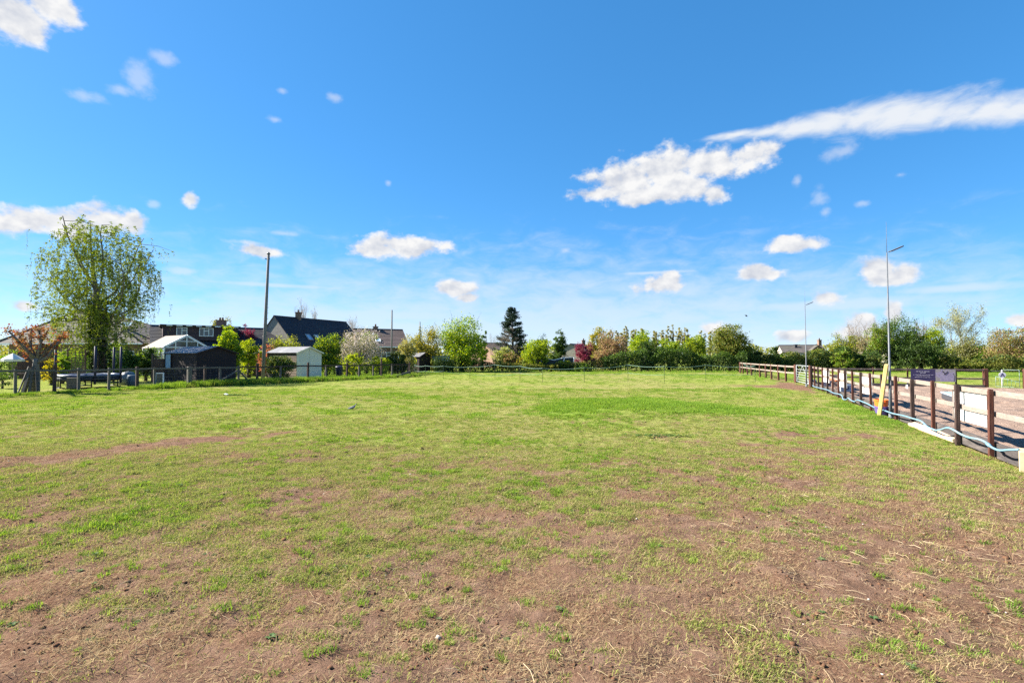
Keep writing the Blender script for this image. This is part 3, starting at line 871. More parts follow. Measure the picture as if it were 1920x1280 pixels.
# lamp posts
def lamp(base, label, tip, headdir):
    th = thing('lamp_post', base, label, 'lamp post', 'thin lamp posts beside the arena')
    b = Vector(base); topz = 4.45
    mb = MB(); mb.tube([b + Vector((0, 0, -.1)), b + Vector((0, 0, 1.1)), b + Vector((0, 0, 1.12)), b + Vector((-.01, 0, topz))], [.040, .036, .026, .014], 12); mb.build('pole', GALV, th)
    mb = MB(); mb.lathe(b, [(.075, 0), (.075, .02), (.05, .03), (.046, .16)], 12); mb.build('base_plate', GALV, th)
    q = b + Vector((-.01, 0, topz)); hd = Vector(headdir).normalized()
    MB().tube([q + Vector((0, 0, -.03)), q + Vector((0, 0, tip - topz))], [.007, .003], 6).build('whip_aerial', GALV, th)
    e = q + hd * .46
    s = hd.cross(Vector((0, 0, 1))).normalized(); u = s.cross(hd).normalized()
    mb = MB(); mb.frame(q + hd*.27, hd, s, u, (.19, .055, .014)); mb.add([q + hd*.09 + s*.03 - u*.012, q + hd*.09 - s*.03 - u*.012, q + hd*.02 - s*.015, q + hd*.02 + s*.015, q + hd*.09 + s*.03 + u*.012, q + hd*.09 - s*.03 + u*.012], [(0, 1, 2, 3), (5, 4, 3, 2), (0, 3, 4), (1, 5, 2)])
    mb.build('lamp_head', GALV, th)
    mb = MB(); mb.frame(q + hd*.28 - u*.018, hd, s, u, (.15, .04, .004)); mb.build('lens', surf('lamp_lens', (.6, .6, .58), None, .3), th)
    MB().box(b + Vector((0, -.055, .95)), (.07, .06, .12)).build('switch_box', surf('switch_box_plastic', (.10, .10, .11), None, .5), th)
lamp(fpt(5.75, -.03), 'taller looking thin metal lamp post rising behind the leaning yellow pole', 5.3, (1, 0, .42))
lamp(fpt(21.2, -.25), 'distant thin metal lamp post beside the metal field gate', 5.3, (1, 0, .42))

# yellow pole leaning on the lamp post, tubs, plank, block
th = thing('jump_pole', gp(1648.5, 779), 'square yellow painted pole leaning against the nearer lamp post', 'pole')
a = at(1648.5, 779, 14.05); a.z = .01; b = at(1662.5, 683, 13.72)
MB().chbeam(a, b, .09, .09, .01, up=(-.75, -.66, 0)).build('pole_shaft', YELLOW, th)
w = MB(); q = gp(1648, 780)
w.tube([q + Vector((.02, 0, .02)), q + Vector((-.1, -.05, .015)), q + Vector((-.22, -.08, .012))], .012, 8); w.build('foot_peg', GALV, th)
def tub(c, z, w1, w0, h, mat, label):
    th = thing('plastic_tub', c + Vector((0, 0, z)), label, 'tub')
    mb = MB(); rz = FANG
    prof = []
    n = 20
    def ring(w_, zz):
        out_ = []
        for k in range(n):
            an = 2*math.pi*k/n; ca, sa = math.cos(an), math.sin(an)
            m_ = (abs(ca)**4 + abs(sa)**4) ** -.25
            x, y = ca*m_*w_/2, sa*m_*w_/2*.8
            out_.append(c + Vector((x*math.cos(rz) - y*math.sin(rz), x*math.sin(rz) + y*math.cos(rz), zz)))
        return out_
    rings = [ring(w0, z), ring(w1, z+h-.03), ring(w1+.03, z+h-.03), ring(w1+.03, z+h), ring(w1-.015, z+h), ring(w0-.015, z+.02)]
    vs = [q for r_ in rings for q in r_]; fs = [tuple(range(n-1, -1, -1)), tuple(range(5*n, 6*n))]
    for j in range(5):
        for k in range(n): fs.append((j*n+k, j*n+(k+1) % n, (j+1)*n+(k+1) % n, (j+1)*n+k))
    mb.add(vs, fs); mb.build('body', mat, th)
    for s in (-1, 1):
        d = Vector((math.cos(rz), math.sin(rz), 0))*(s*(w1/2+.03))
        MB().box(c + d + Vector((0, 0, z+h-.05)), (.03, .12, .03), rz).build('handle', mat, th)
tc_ = at(1652.5, 770, 14.45); tc_.z = 0
tub(tc_, .01, .36, .31, .24, PURPLE, 'purple plastic tub at the foot of the yellow pole')
tub(tc_, .22, .38, .33, .22, ORANGE, 'orange plastic tub stacked on the purple one')
th = thing('timber_plank', gp(1760, 815), 'pale thick plank lying on the grass against the arena kickboard', 'plank')
MB().chbeam(gp(1712, 800) + Vector((0, 0, .07)), gp(1797, 828) + Vector((0, 0, .04)), .20, .075, .008, up=(-.35, -.2, .9)).build('plank', WOOD_PALE, th)
th = thing('cream_block', gp(1925, 888), 'cream painted timber block at the right edge by the end of the fence', 'block')
q = gp(1911, 886); vd = Vector((q.x, q.y, 0)).normalized(); vr = Vector((vd.y, -vd.x, 0))
MB().chbeam(q + vr*.15 + Vector((0, 0, .14)), q + vr*.15 + vd*.4 + Vector((0, 0, .14)), .30, .33, .012).build('block_body', CREAM, th)

# banner on the back rail
th = thing('banner', bpt(5.4, .0, .6), 'purple banner with white lettering and a grey horse picture on the back fence', 'banner')
PRINT_P = surf('banner_purple', (.038, .032, .088), (.032, .027, .075), .6, 2)
LETTER = surf('banner_lettering', (.55, .53, .62), None, .6)
def bflat(s0, s1, z0, z1, off): return [bpt(s0, off, z0), bpt(s1, off, z0), bpt(s1, off, z1), bpt(s0, off, z1)]
MB().sheet(bflat(4.55, 5.58, .36, .99, .14), .006).build('purple_panel', PRINT_P, th)
pm, N, L, out = material('banner_photo_print')
p = N.new('ShaderNodeBsdfPrincipled'); p.inputs['Roughness'].default_value = .6
tcn = N.new('ShaderNodeTexCoord')
L.new(gmix(gss(gnoise(5.0, 4), .42, .6), gramp(gnoise(18, 5), [(.3, (.17, .16, .16)), (.7, (.30, .29, .27))]), gramp(gnoise(14, 5), [(.3, (.16, .14, .22)), (.7, (.33, .30, .42))])), p.inputs['Base Color'])
L.new(p.outputs[0], out.inputs[0])
pp = MB().sheet(bflat(5.583, 6.40, .36, .99, .14), .006).build('picture_panel', pm, th)
hs = MB()
def pic(pts): return [bpt(5.583 + a*.817, .1475, .36 + b*.63) for a, b in pts]
hs.sheet(pic([(.28, .02), (.9, .02), (.93, .45), (.84, .72), (.6, .84), (.46, .80), (.36, .55), (.26, .34), (.22, .2)]), .003)
hs.build('horse_print', surf('print_grey_horse', (.30, .27, .37), (.20, .18, .26), .6, 14), pp)
hs = MB()
for pts in ([(.34, .92), (.44, .78), (.40, .70), (.36, .76)], [(.58, .90), (.62, .74), (.50, .58), (.40, .56), (.42, .66), (.52, .72)]):
    q = [bpt(5.583 + a*.817, .152, .36 + b*.63) for a, b in pts]; hs.sheet(q, .003)
hs.build('ear_print', surf('print_dark', (.05, .045, .055), None, .6), pp)
rl = random.Random(12)
mb = MB()
for (zc, h, s0, s1) in ((.875, .034, 4.78, 5.36), (.80, .030, 4.95, 5.18), (.70, .020, 4.66, 5.50), (.66, .018, 4.80, 5.34), (.575, .020, 4.72, 5.40)):
    s = s0
    while s < s1:
        wd = min(rl.uniform(.05, .13), s1 - s)
        x = s
        while x < s + wd - .008:       # word by word, letter by letter; too small to read in the photograph
            cw = rl.uniform(.010, .018)*h/.026
            mb.sheet(bflat(x, min(x + cw, s + wd), zc - h/2*rl.uniform(.7, 1), zc + h/2*rl.uniform(.75, 1), .149), .002); x += cw + .005
        s += wd + .022
tag(mb.build('lettering', LETTER, th), kind='stuff')

# letter marker and the mesh gate at the right edge
th = thing('letter_marker', bpt(8.42, -.5), 'round white marker with the letter A on a thin white post', 'marker')
MB().tube([bpt(8.42, -.45, 0), bpt(8.42, -.45, .98)], .022, 8).build('marker_post', WHITE_BOARD, th)
ctr = bpt(8.42, -.41, .72); ex = -FD
mb = MB(); n = 24
fr = [ctr + (BD*math.cos(2*math.pi*k/n) + Vector((0, 0, 1))*math.sin(2*math.pi*k/n))*.145 for k in range(n)]
mb.prism(fr, ex*.012); disc = mb.build('disc', surf('marker_disc', (.62, .62, .70), None, .5), th)
mb = MB(); q = ctr + ex*.014
for a_, b_ in (((-.075, -.085), (0, .09)), ((.075, -.085), (0, .09)), ((-.04, -.025), (.04, -.025))):
    mb.beam(q + BD*a_[0] + Vector((0, 0, a_[1])), q + BD*b_[0] + Vector((0, 0, b_[1])), .004, .034, up=(0, 0, 1) if a_[1] == b_[1] else BD)
mb.build('letter', surf('marker_letter', (.03, .03, .12), None, .5), disc)
th = thing('mesh_gate', bpt(8.6, .02), 'green wire mesh gate standing open between two chunky red posts', 'gate')
GREENM = surf('green_gate_metal', (.10, .24, .17), (.08, .19, .14), .5)
mb = MB()
for a_, b_ in ((bpt(8.92, -.02, .12), bpt(8.92, -.02, .98)), (bpt(8.45, -1.2, .12), bpt(8.45, -1.2, .62)), (bpt(8.45, -1.2, .62), bpt(8.92, -.02, .38)), (bpt(8.92, -.02, .98), bpt(8.60, -.8, .98)), (bpt(8.45, -1.2, .12), bpt(8.92, -.02, .12))):
    mb.tube([a_, b_], .012, 8)
mb.build('gate_frame', surf('gate_frame_metal', (.20, .27, .24), None, .5), th)
mb = MB()
for k in range(7):
    f = k/6; mb.tube([bpt(8.92, -.02, .14).lerp(bpt(8.45, -1.2, .14), f), bpt(8.92, -.02, .40).lerp(bpt(8.45, -1.2, .6), f)], .006, 5)
tag(mb.build('mesh_wire', GREENM, th), kind='stuff')
mb = MB()
for z in (.2, .45, .7, .93): mb.tube([bpt(7.73, .0, z), bpt(9.04, .0, z)], .007, 5)
mb.build('strand_wire', GALV, th)

# jumping gear in the far corner of the arena
FILL = surf('filler_grey_blue', (.30, .36, .44), (.24, .29, .37), .5, 6)
DOTR = surf('filler_dot_red', (.10, .015, .03), None, .5); DOTB = surf('filler_dot_blue', (.02, .05, .14), None, .5); DOTK = surf('filler_dot_dark', (.05, .02, .03), None, .5)
def filler(c, rz, w, h, dot, label):
    c = Vector(c); th = thing('jump_filler', c, label, 'jump filler', 'grey blue jump fillers near the metal gate')
    ax = Vector((math.cos(rz), math.sin(rz), 0)); ay = Vector((-math.sin(rz), math.cos(rz), 0))
    mb = MB(); mb.chbeam(c - ax*w/2 + Vector((0, 0, h/2)), c + ax*w/2 + Vector((0, 0, h/2)), .14, h, .03); mb.build('filler_body', FILL, th)
    q = c - ay*.073 + Vector((0, 0, h*.52))
    n = 16; mb = MB(); mb.prism([q + (ax*math.cos(2*math.pi*k/n) + Vector((0, 0, 1))*math.sin(2*math.pi*k/n))*h*.21 for k in range(n)], -ay*.006); mb.build('dot', dot, th)
filler(gp(1523, 722.5), .05, .46, .34, DOTR, 'grey blue jump filler with a dark red dot by the gate post')
filler(fpt(19.3, .5, .1), .1, .62, .34, DOTK, 'grey blue jump filler with a blackish dot behind the farthest white board')
filler(fpt(15.3, .6, .1), .1, .62, .34, DOTB, 'grey blue jump filler with a dark blue dot between two white boards')
th = thing('jump_poles', fpt(19.8, .8), 'short yellow and orange jump poles resting on fillers by the gate', 'jump')
for k, (z, m_, l) in enumerate(((.50, ORANGE, 1.3), (.62, YELLOW, 1.5), (.74, YELLOW, .8))):
    MB().tube([fpt(19.9 - k*.1, .55, z), fpt(19.9 - l, .75, z - .03)], .048, 12).build('pole', m_, th)
MB().box(fpt(19.75, .62, .42), (.12, .3, .66), FANG).build('stand', WOOD_GREY, th)
MB().box(fpt(18.75, .7, .42), (.12, .3, .66), FANG).build('stand', WOOD_GREY, th)
th = thing('low_jump', fpt(11.5, 3.2), 'low dark jump with pale blue top lying on the sand behind the rails', 'jump')
MB().chbeam(fpt(10.6, 3.0, .20), fpt(12.6, 3.3, .20), .4, .2, .03).build('jump_box', surf('jump_dark', (.05, .05, .06), None, .6), th)
MB().chbeam(fpt(10.6, 3.0, .335), fpt(12.6, 3.3, .335), .44, .06, .01).build('jump_top', surf('jump_blue', (.28, .36, .46), None, .5), th)

# field gate beside the arena corner and the fence running on to the hedge
G1, G2 = gp(1493, 717.5), gp(1517, 722.3)
G1 = at(1493, 717.5, 32.0); G1.z = 0; G2 = fpt(21.6, -.05)
th = thing('field_gate', (G1 + G2)/2, 'galvanised seven bar metal field gate beside the arena corner', 'gate')
gd = (G2 - G1).normalized(); A_, B_ = G1 + gd*.14, G2 - gd*.14
mb = MB()
for a_, b_ in ((A_ + Vector((0, 0, .12)), A_ + Vector((0, 0, 1.10))), (B_ + Vector((0, 0, .12)), B_ + Vector((0, 0, 1.10))), (A_ + Vector((0, 0, 1.10)), B_ + Vector((0, 0, 1.10))), (A_ + Vector((0, 0, .12)), B_ + Vector((0, 0, .12)))):
    mb.tube([a_, b_], .026, 8)
GALV2 = surf('gate_galvanised', (.30, .33, .33), (.24, .27, .27), .5, 10, metal=.1)
mb.build('gate_frame', GALV2, th)
for z in (.26, .40, .55, .70, .86): MB().tube([A_ + Vector((0, 0, z)), B_ + Vector((0, 0, z))], .018, 8).build('bar', GALV2, th)
for q in (A_, B_): MB().beam(q + Vector((0, 0, .14)), A_.lerp(B_, .5) + Vector((0, 0, 1.08)), .008, .04).build('brace', GALV2, th)
ff = thing('field_fence', at(1389, 699, 50), 'two rail timber fence running from the metal gate back to the far hedge', 'fence')
fb = [(1388.6, 699), (1393, 700.2), (1401.5, 702), (1409, 703.6), (1425, 706.4), (1436, 708.2), (1446.5, 710), (1459.7, 712.4), (1473.7, 715.2)]
FP = [gp(a_, b_) for a_, b_ in fb] + [G1]
FP = [FP[0] + (FP[0] - FP[1])*0.3] + FP
for k, q in enumerate(FP):
    hh, w = (1.14, .2) if k == len(FP) - 1 else (1.06, .11)
    MB().chbeam(q + Vector((0, 0, -.1)), q + Vector((0, 0, hh)), w, w, .015, up=(1, 0, 0)).build('gate_post' if k == len(FP)-1 else 'post', WOOD_RED, ff)
    if k < len(FP) - 1:
        for z in (1.0, .60):
            off = Vector((-.03, -.075, z))
            MB().chbeam(q + off, FP[k+1] + off, .036, .095, .004).build('rail', WOOD_GREY, ff)
MB().chbeam(G2 + Vector((.05, -.02, -.1)), G2 + Vector((.05, -.02, 1.14)), .17, .17, .02, up=(1, 0, 0)).build('gate_post', WOOD_RED, ff)

# ================================================================== trees, shrubs and hedges
LEAF = {
 'lime':   leafmat('leaf_lime', [(0.173, 0.246, 0.019), (0.270, 0.344, 0.031), (0.368, 0.405, 0.051)], .42),
 'bright': leafmat('leaf_bright_green', [(0.075, 0.154, 0.017), (0.136, 0.234, 0.026), (0.234, 0.319, 0.045)], .42),
 'mid':    leafmat('leaf_mid_green', [(0.045, 0.093, 0.018), (0.081, 0.148, 0.024), (0.136, 0.203, 0.036)], .38),
 'dark':   leafmat('leaf_dark_green', [(0.022, 0.043, 0.014), (0.039, 0.070, 0.019), (0.069, 0.106, 0.026)], .25),
 'olive':  leafmat('leaf_olive', [(0.112, 0.124, 0.024), (0.179, 0.191, 0.039), (0.258, 0.246, 0.063)], .38),
 'yellow': leafmat('leaf_yellow', [(0.246, 0.234, 0.026), (0.344, 0.307, 0.039), (0.466, 0.392, 0.075)], .4),
 'tan':    leafmat('leaf_tan_pink', [(0.209, 0.124, 0.069), (0.295, 0.191, 0.106), (0.368, 0.270, 0.148)], .35),
 'red':    leafmat('leaf_dark_red', [(0.124, 0.019, 0.036), (0.197, 0.036, 0.063), (0.295, 0.087, 0.093)], .35),
 'orange': leafmat('leaf_orange', [(.15, .045, .03), (.23, .09, .04), (.22, .16, .05), (.28, .18, .12)], .35),
 'coral':  leafmat('leaf_coral', [(0.368, 0.112, 0.075), (0.466, 0.209, 0.124), (0.295, 0.246, 0.075)], .35),
 'blossom': leafmat('white_blossom', [(.22, .21, .13), (.50, .44, .40), (.66, .58, .55)], .3),
 'conifer': leafmat('needle_dark', [(0.014, 0.031, 0.022), (0.029, 0.053, 0.034), (0.057, 0.081, 0.045)], .12),
 'conifer_dry': leafmat('needle_dry', [(0.112, 0.100, 0.087), (0.173, 0.148, 0.124), (0.234, 0.203, 0.161)], .2),
 'pale':   leafmat('leaf_pale', [(0.197, 0.209, 0.087), (0.283, 0.283, 0.136), (0.368, 0.368, 0.197)], .38),
 'birch':  leafmat('leaf_birch', [(0.093, 0.136, 0.022), (0.148, 0.197, 0.029), (0.215, 0.258, 0.043)], .40),
 'ivy':    leafmat('leaf_ivy', [(0.024, 0.053, 0.014), (0.046, 0.087, 0.019), (0.087, 0.136, 0.026)], .22, .02),
 'poplar': leafmat('leaf_poplar', [(0.209, 0.197, 0.075), (0.295, 0.270, 0.112), (0.368, 0.331, 0.161)], .35),
}
BARK = surf('bark_brown', (.11, .085, .065), (.05, .038, .030), .95, 8, bump=.01, stretch=(3, 3, .6))
BARK_PALE = surf('bark_pale', (.30, .27, .24), (.17, .15, .13), .9, 6, stretch=(2, 2, .8))
BARK_GREY = surf('bark_grey', (.20, .17, .145), (.10, .085, .07), .92, 7, bump=.008, stretch=(3, 3, .6))

def leaves(name, cen, size, mat, r, parent, org, up=.35, elong=1.5):
    n = len(cen)
    nr_ = r.normal(0, 1, (n, 3)); nr_[:, 2] = np.abs(nr_[:, 2]) * (.6 + up)
    nr_ /= np.linalg.norm(nr_, axis=1)[:, None]
    a = np.cross(nr_, r.normal(0, 1, (n, 3))); a /= np.linalg.norm(a, axis=1)[:, None] + 1e-9
    b = np.cross(nr_, a)
    s = size * r.uniform(.6, 1.25, n)[:, None]
    V = np.stack([cen - a*s*.5, cen - b*s*.5/elong + nr_*s*.08, cen + a*s*.5, cen + b*s*.5/elong + nr_*s*.08], 1)
    V -= np.array(org)[None, None, :]
    F = np.arange(n*4).reshape(n, 4)
    return link(name, fast_mesh(name, V, F, mat), parent)

def limbs(mb, base, tips, r0, rng, top, sides=5):
    """trunk to the crown's heart, limbs to the given tips"""
    base = Vector(base)
    k = 4; pts = [base + Vector((0, 0, -.15))]; rad = [r0*1.25]
    cx = Vector((np.mean([t[0] for t in tips]), np.mean([t[1] for t in tips]), base.z + top))
    for i in range(1, k+1):
        f = i/k
        q = base.lerp(cx, f) + Vector((rng.uniform(-1, 1), rng.uniform(-1, 1), 0))*r0*.5
        pts.append(q); rad.append(r0*(1 - .72*f))
    mb.tube(pts, rad, 8)
    for t in tips:
        t = Vector(t); f = rng.uniform(.25, .85)
        s = base.lerp(cx, f); rr_ = r0*(1 - .72*f)*.55
        m = s.lerp(t, .5) + Vector((rng.uniform(-1, 1), rng.uniform(-1, 1), rng.uniform(-.2, .8)))*(t - s).length*.12
        mb.tube([s, m, t], [rr_, rr_*.6, rr_*.2], sides, cap=False)

def crown_points(ells, nclump, n, r, sig):
    vol = np.array([e[3]*e[4]*e[5] for e in ells]); vol = vol/vol.sum()
    E = np.array(ells)
    k = r.choice(len(ells), nclump, p=vol)
    d = r.normal(0, 1, (nclump, 3)); d /= np.linalg.norm(d, axis=1)[:, None]
    rad = r.uniform(.25, 1, nclump)**.45
    cc = E[k, :3] + d * E[k, 3:] * rad[:, None]
    w = r.uniform(.4, 1.4, nclump); w /= w.sum()
    j = r.choice(nclump, n, p=w)
    sg = sig * r.uniform(.6, 1.3, nclump)
    return cc, cc[j] + r.normal(0, 1, (n, 3)) * (sg[j])[:, None] * np.array([1, 1, .8])

def bush(name, label, cat, x0, x1, yt, d, mat, n, leaf=.16, low=.04, seed=1, group=None, bark=BARK, deep=None, lumps=8, trunk=None, z0=0.0, mat2=None, f2=.0, ragged=1.0, twigs=0):
    r = np.random.default_rng(seed); rng = random.Random(seed)
    pxm = (x0 + x1)/2
    top = at(pxm, yt, d).z
    base = at(pxm, 660, d); base.z = z0
    w = (x1 - x0)/2/FPX*d; dp = deep or w*.85
    zl = z0 + (top - z0)*low; cz, rz = (top + zl)/2, (top - zl)/2
    ells = []
    for k in range(lumps):
        an = 2*math.pi*k/lumps + rng.uniform(-.4, .4); f = rng.uniform(.35, .62); zf = rng.uniform(-.55, .55)
        ells.append((base.x + w*f*math.cos(an), base.y + dp*f*math.sin(an), cz + rz*zf, w*rng.uniform(.36, .52), dp*rng.uniform(.36, .52), rz*rng.uniform(.36, .48)))
    ells.append((base.x, base.y, cz + rz*.30, w*.68, dp*.68, rz*.68)); ells.append((base.x, base.y, cz - rz*.25, w*.75, dp*.75, rz*.72))
    sig = min(w, rz)*.11*ragged
    ncl = max(40, n//55)
    cc, pts = crown_points(ells, ncl, n, r, sig)
    pts[:, 2] = np.maximum(pts[:, 2], z0 + .03)
    th = thing(name, base, label, cat, group)
    mb = MB(); tips = [tuple(cc[i]) for i in r.choice(ncl, min(14, ncl), replace=False)]
    limbs(mb, base, tips, trunk or max(.05, .055*(top - z0)**.8), rng, (cz - z0) if low > .1 else (top - z0)*.6)
    for i in range(twigs):                                   # fine bare twigs standing out of the crown
        q = Vector(cc[rng.randrange(ncl)]); dr = (q - Vector((base.x, base.y, cz - rz*.5))).normalized()
        e = q + (dr + Vector((rng.uniform(-.4, .4), rng.uniform(-.4, .4), rng.uniform(0, .5))))*rz*rng.uniform(.25, .5)
        mb.tube([q, q.lerp(e, .5) + Vector((rng.uniform(-.1, .1), 0, .05)), e], [.018, .012, .004], 3, cap=False)
    mb.build('trunk' if cat == 'tree' else 'stem', bark, th)
    o = base
    if mat2 is None: leaves('crown' if cat == 'tree' else 'foliage', pts, leaf, LEAF[mat], r, th, o)
    else:
        m = r.uniform(0, 1, n) < f2
        leaves('crown' if cat == 'tree' else 'foliage', pts[~m], leaf, LEAF[mat], r, th, o)
        leaves('blossom' if mat2 == 'blossom' else 'second_leaves', pts[m], leaf, LEAF[mat2], r, th, o)
    return th

def hedge(name, label, pts2, hts, width, mat, n, leaf=.17, seed=1, z0=0.0, mat2=None, f2=0.0):
    """leafy hedge following ground points, with its own uneven top"""
    r = np.random.default_rng(seed)
    P = np.array([[q[0], q[1]] for q in pts2], float); H = np.array(hts, float)
    seg = np.sqrt(((P[1:] - P[:-1])**2).sum(1)); cum = np.concatenate([[0], np.cumsum(seg)])
    s = r.uniform(0, cum[-1], n)
    x, y, h = np.interp(s, cum, P[:, 0]), np.interp(s, cum, P[:, 1]), np.interp(s, cum, H)
    k = np.clip(np.searchsorted(cum, s) - 1, 0, len(seg) - 1)
    tx, ty = (P[k+1, 0] - P[k, 0])/seg[k], (P[k+1, 1] - P[k, 1])/seg[k]
    lump_ = fbm(s, s*0 + seed, .9, 3, seed)
    h = h*(.45 + 1.1*lump_)
    u = r.uniform(-1, 1, n); u = np.sign(u)*np.abs(u)**.6; v = r.uniform(0, 1, n)**.75
    wd = width*(.8 + .5*fbm(s, v*3, 1.1, 2, seed+5))*(1 - .35*v**2)
    cen = np.stack([x - ty*u*wd/2, y + tx*u*wd/2, z0 + .04 + v*h], -1) + r.normal(0, .06, (n, 3))
    cen[:, 2] = np.maximum(cen[:, 2], z0 + .03)
    b = Vector((P[0, 0], P[0, 1], z0))
    th = thing(name, b, label, 'hedge')
    mb = MB(); rng = random.Random(seed)
    for i in range(int(cum[-1]/1.1) + 2):
        q = rng.uniform(0, cum[-1]); bx, by = np.interp(q, cum, P[:, 0]), np.interp(q, cum, P[:, 1]); hh = np.interp(q, cum, H)*.7
        mb.tube([(bx, by, z0 - .1), (bx + rng.uniform(-.2, .2), by + rng.uniform(-.2, .2), z0 + hh*.5), (bx + rng.uniform(-.5, .5), by + rng.uniform(-.4, .4), z0 + hh)], [.06, .04, .015], 5)
    mb.build('stems', BARK, th)
    if mat2 is None: leaves('foliage', cen, leaf, LEAF[mat], r, th, b)
    else:
        m = r.uniform(0, 1, n) < f2 * sstep(v, .5, 1.0) * 1.6  # second leaf colour gets more frequent towards the top
        leaves('foliage', cen[~m], leaf, LEAF[mat], r, th, b)
        leaves('second_leaves', cen[m], leaf, LEAF[mat2], r, th, b)
    return th

def bare_tree(name, label, px, yt, d, spread_px, bark, seed, leafn=0, mat='pale', leaf=.12, r0=.13, depth=6, upright=.55, z0=0.0, first=.27):
    rng = random.Random(seed); r = np.random.default_rng(seed)
    base = at(px, 660, d); base.z = z0
    H = at(px, yt, d).z - z0; W = spread_px/FPX*d
    th = thing(name, base, label, 'tree')
    mb = MB(); ends = []
    def grow(p, dr, L_, rad, lev):
        q = p + dr*L_
        mid = p.lerp(q, .5) + Vector((rng.uniform(-1, 1), rng.uniform(-1, 1), rng.uniform(-.3, .6)))*L_*.06
        mb.tube([p, mid, q], [rad, rad*.85, rad*.62], 6 if lev < 2 else 3, cap=False)
        if lev >= 3: ends.append(tuple(q)); ends.append(tuple(mid))
        if lev >= depth: return
        for k in range(rng.choice((2, 2, 3)) if lev else 4):
            nd_ = (dr + Vector((rng.gauss(0, 1), rng.gauss(0, 1), rng.gauss(0, .45)))*(.55 if lev else .45)).normalized()
            nd_ = (nd_ + Vector((0, 0, upright*.5))).normalized()
            nd_ = Vector((nd_.x*W/H*1.25, nd_.y*W/H*1.1, nd_.z)).normalized()
            f = rng.uniform(.55, 1.0) if k else 1.0
            grow(p.lerp(q, f), nd_, (L_ if lev or first > .2 else L_*1.8)*rng.uniform(.66, .86), rad*.60, lev + 1)
    grow(base + Vector((0, 0, -.1)), Vector((rng.uniform(-.05, .05), 0, 1)).normalized(), H*first, r0, 0)
    zm = max(e[2] for e in mb.v)
    k_ = (H)/(zm - z0)
    mb.v = [(v[0], v[1], z0 + (v[2] - z0)*k_) for v in mb.v]; ends = [(e[0], e[1], z0 + (e[2] - z0)*k_) for e in ends]
    mb.build('trunk', bark, th)
    if leafn:
        E = np.array(ends); j = r.integers(0, len(E), leafn)
        leaves('crown', E[j] + r.normal(0, .16, (leafn, 3)), leaf, LEAF[mat], r, th, base)
    return th

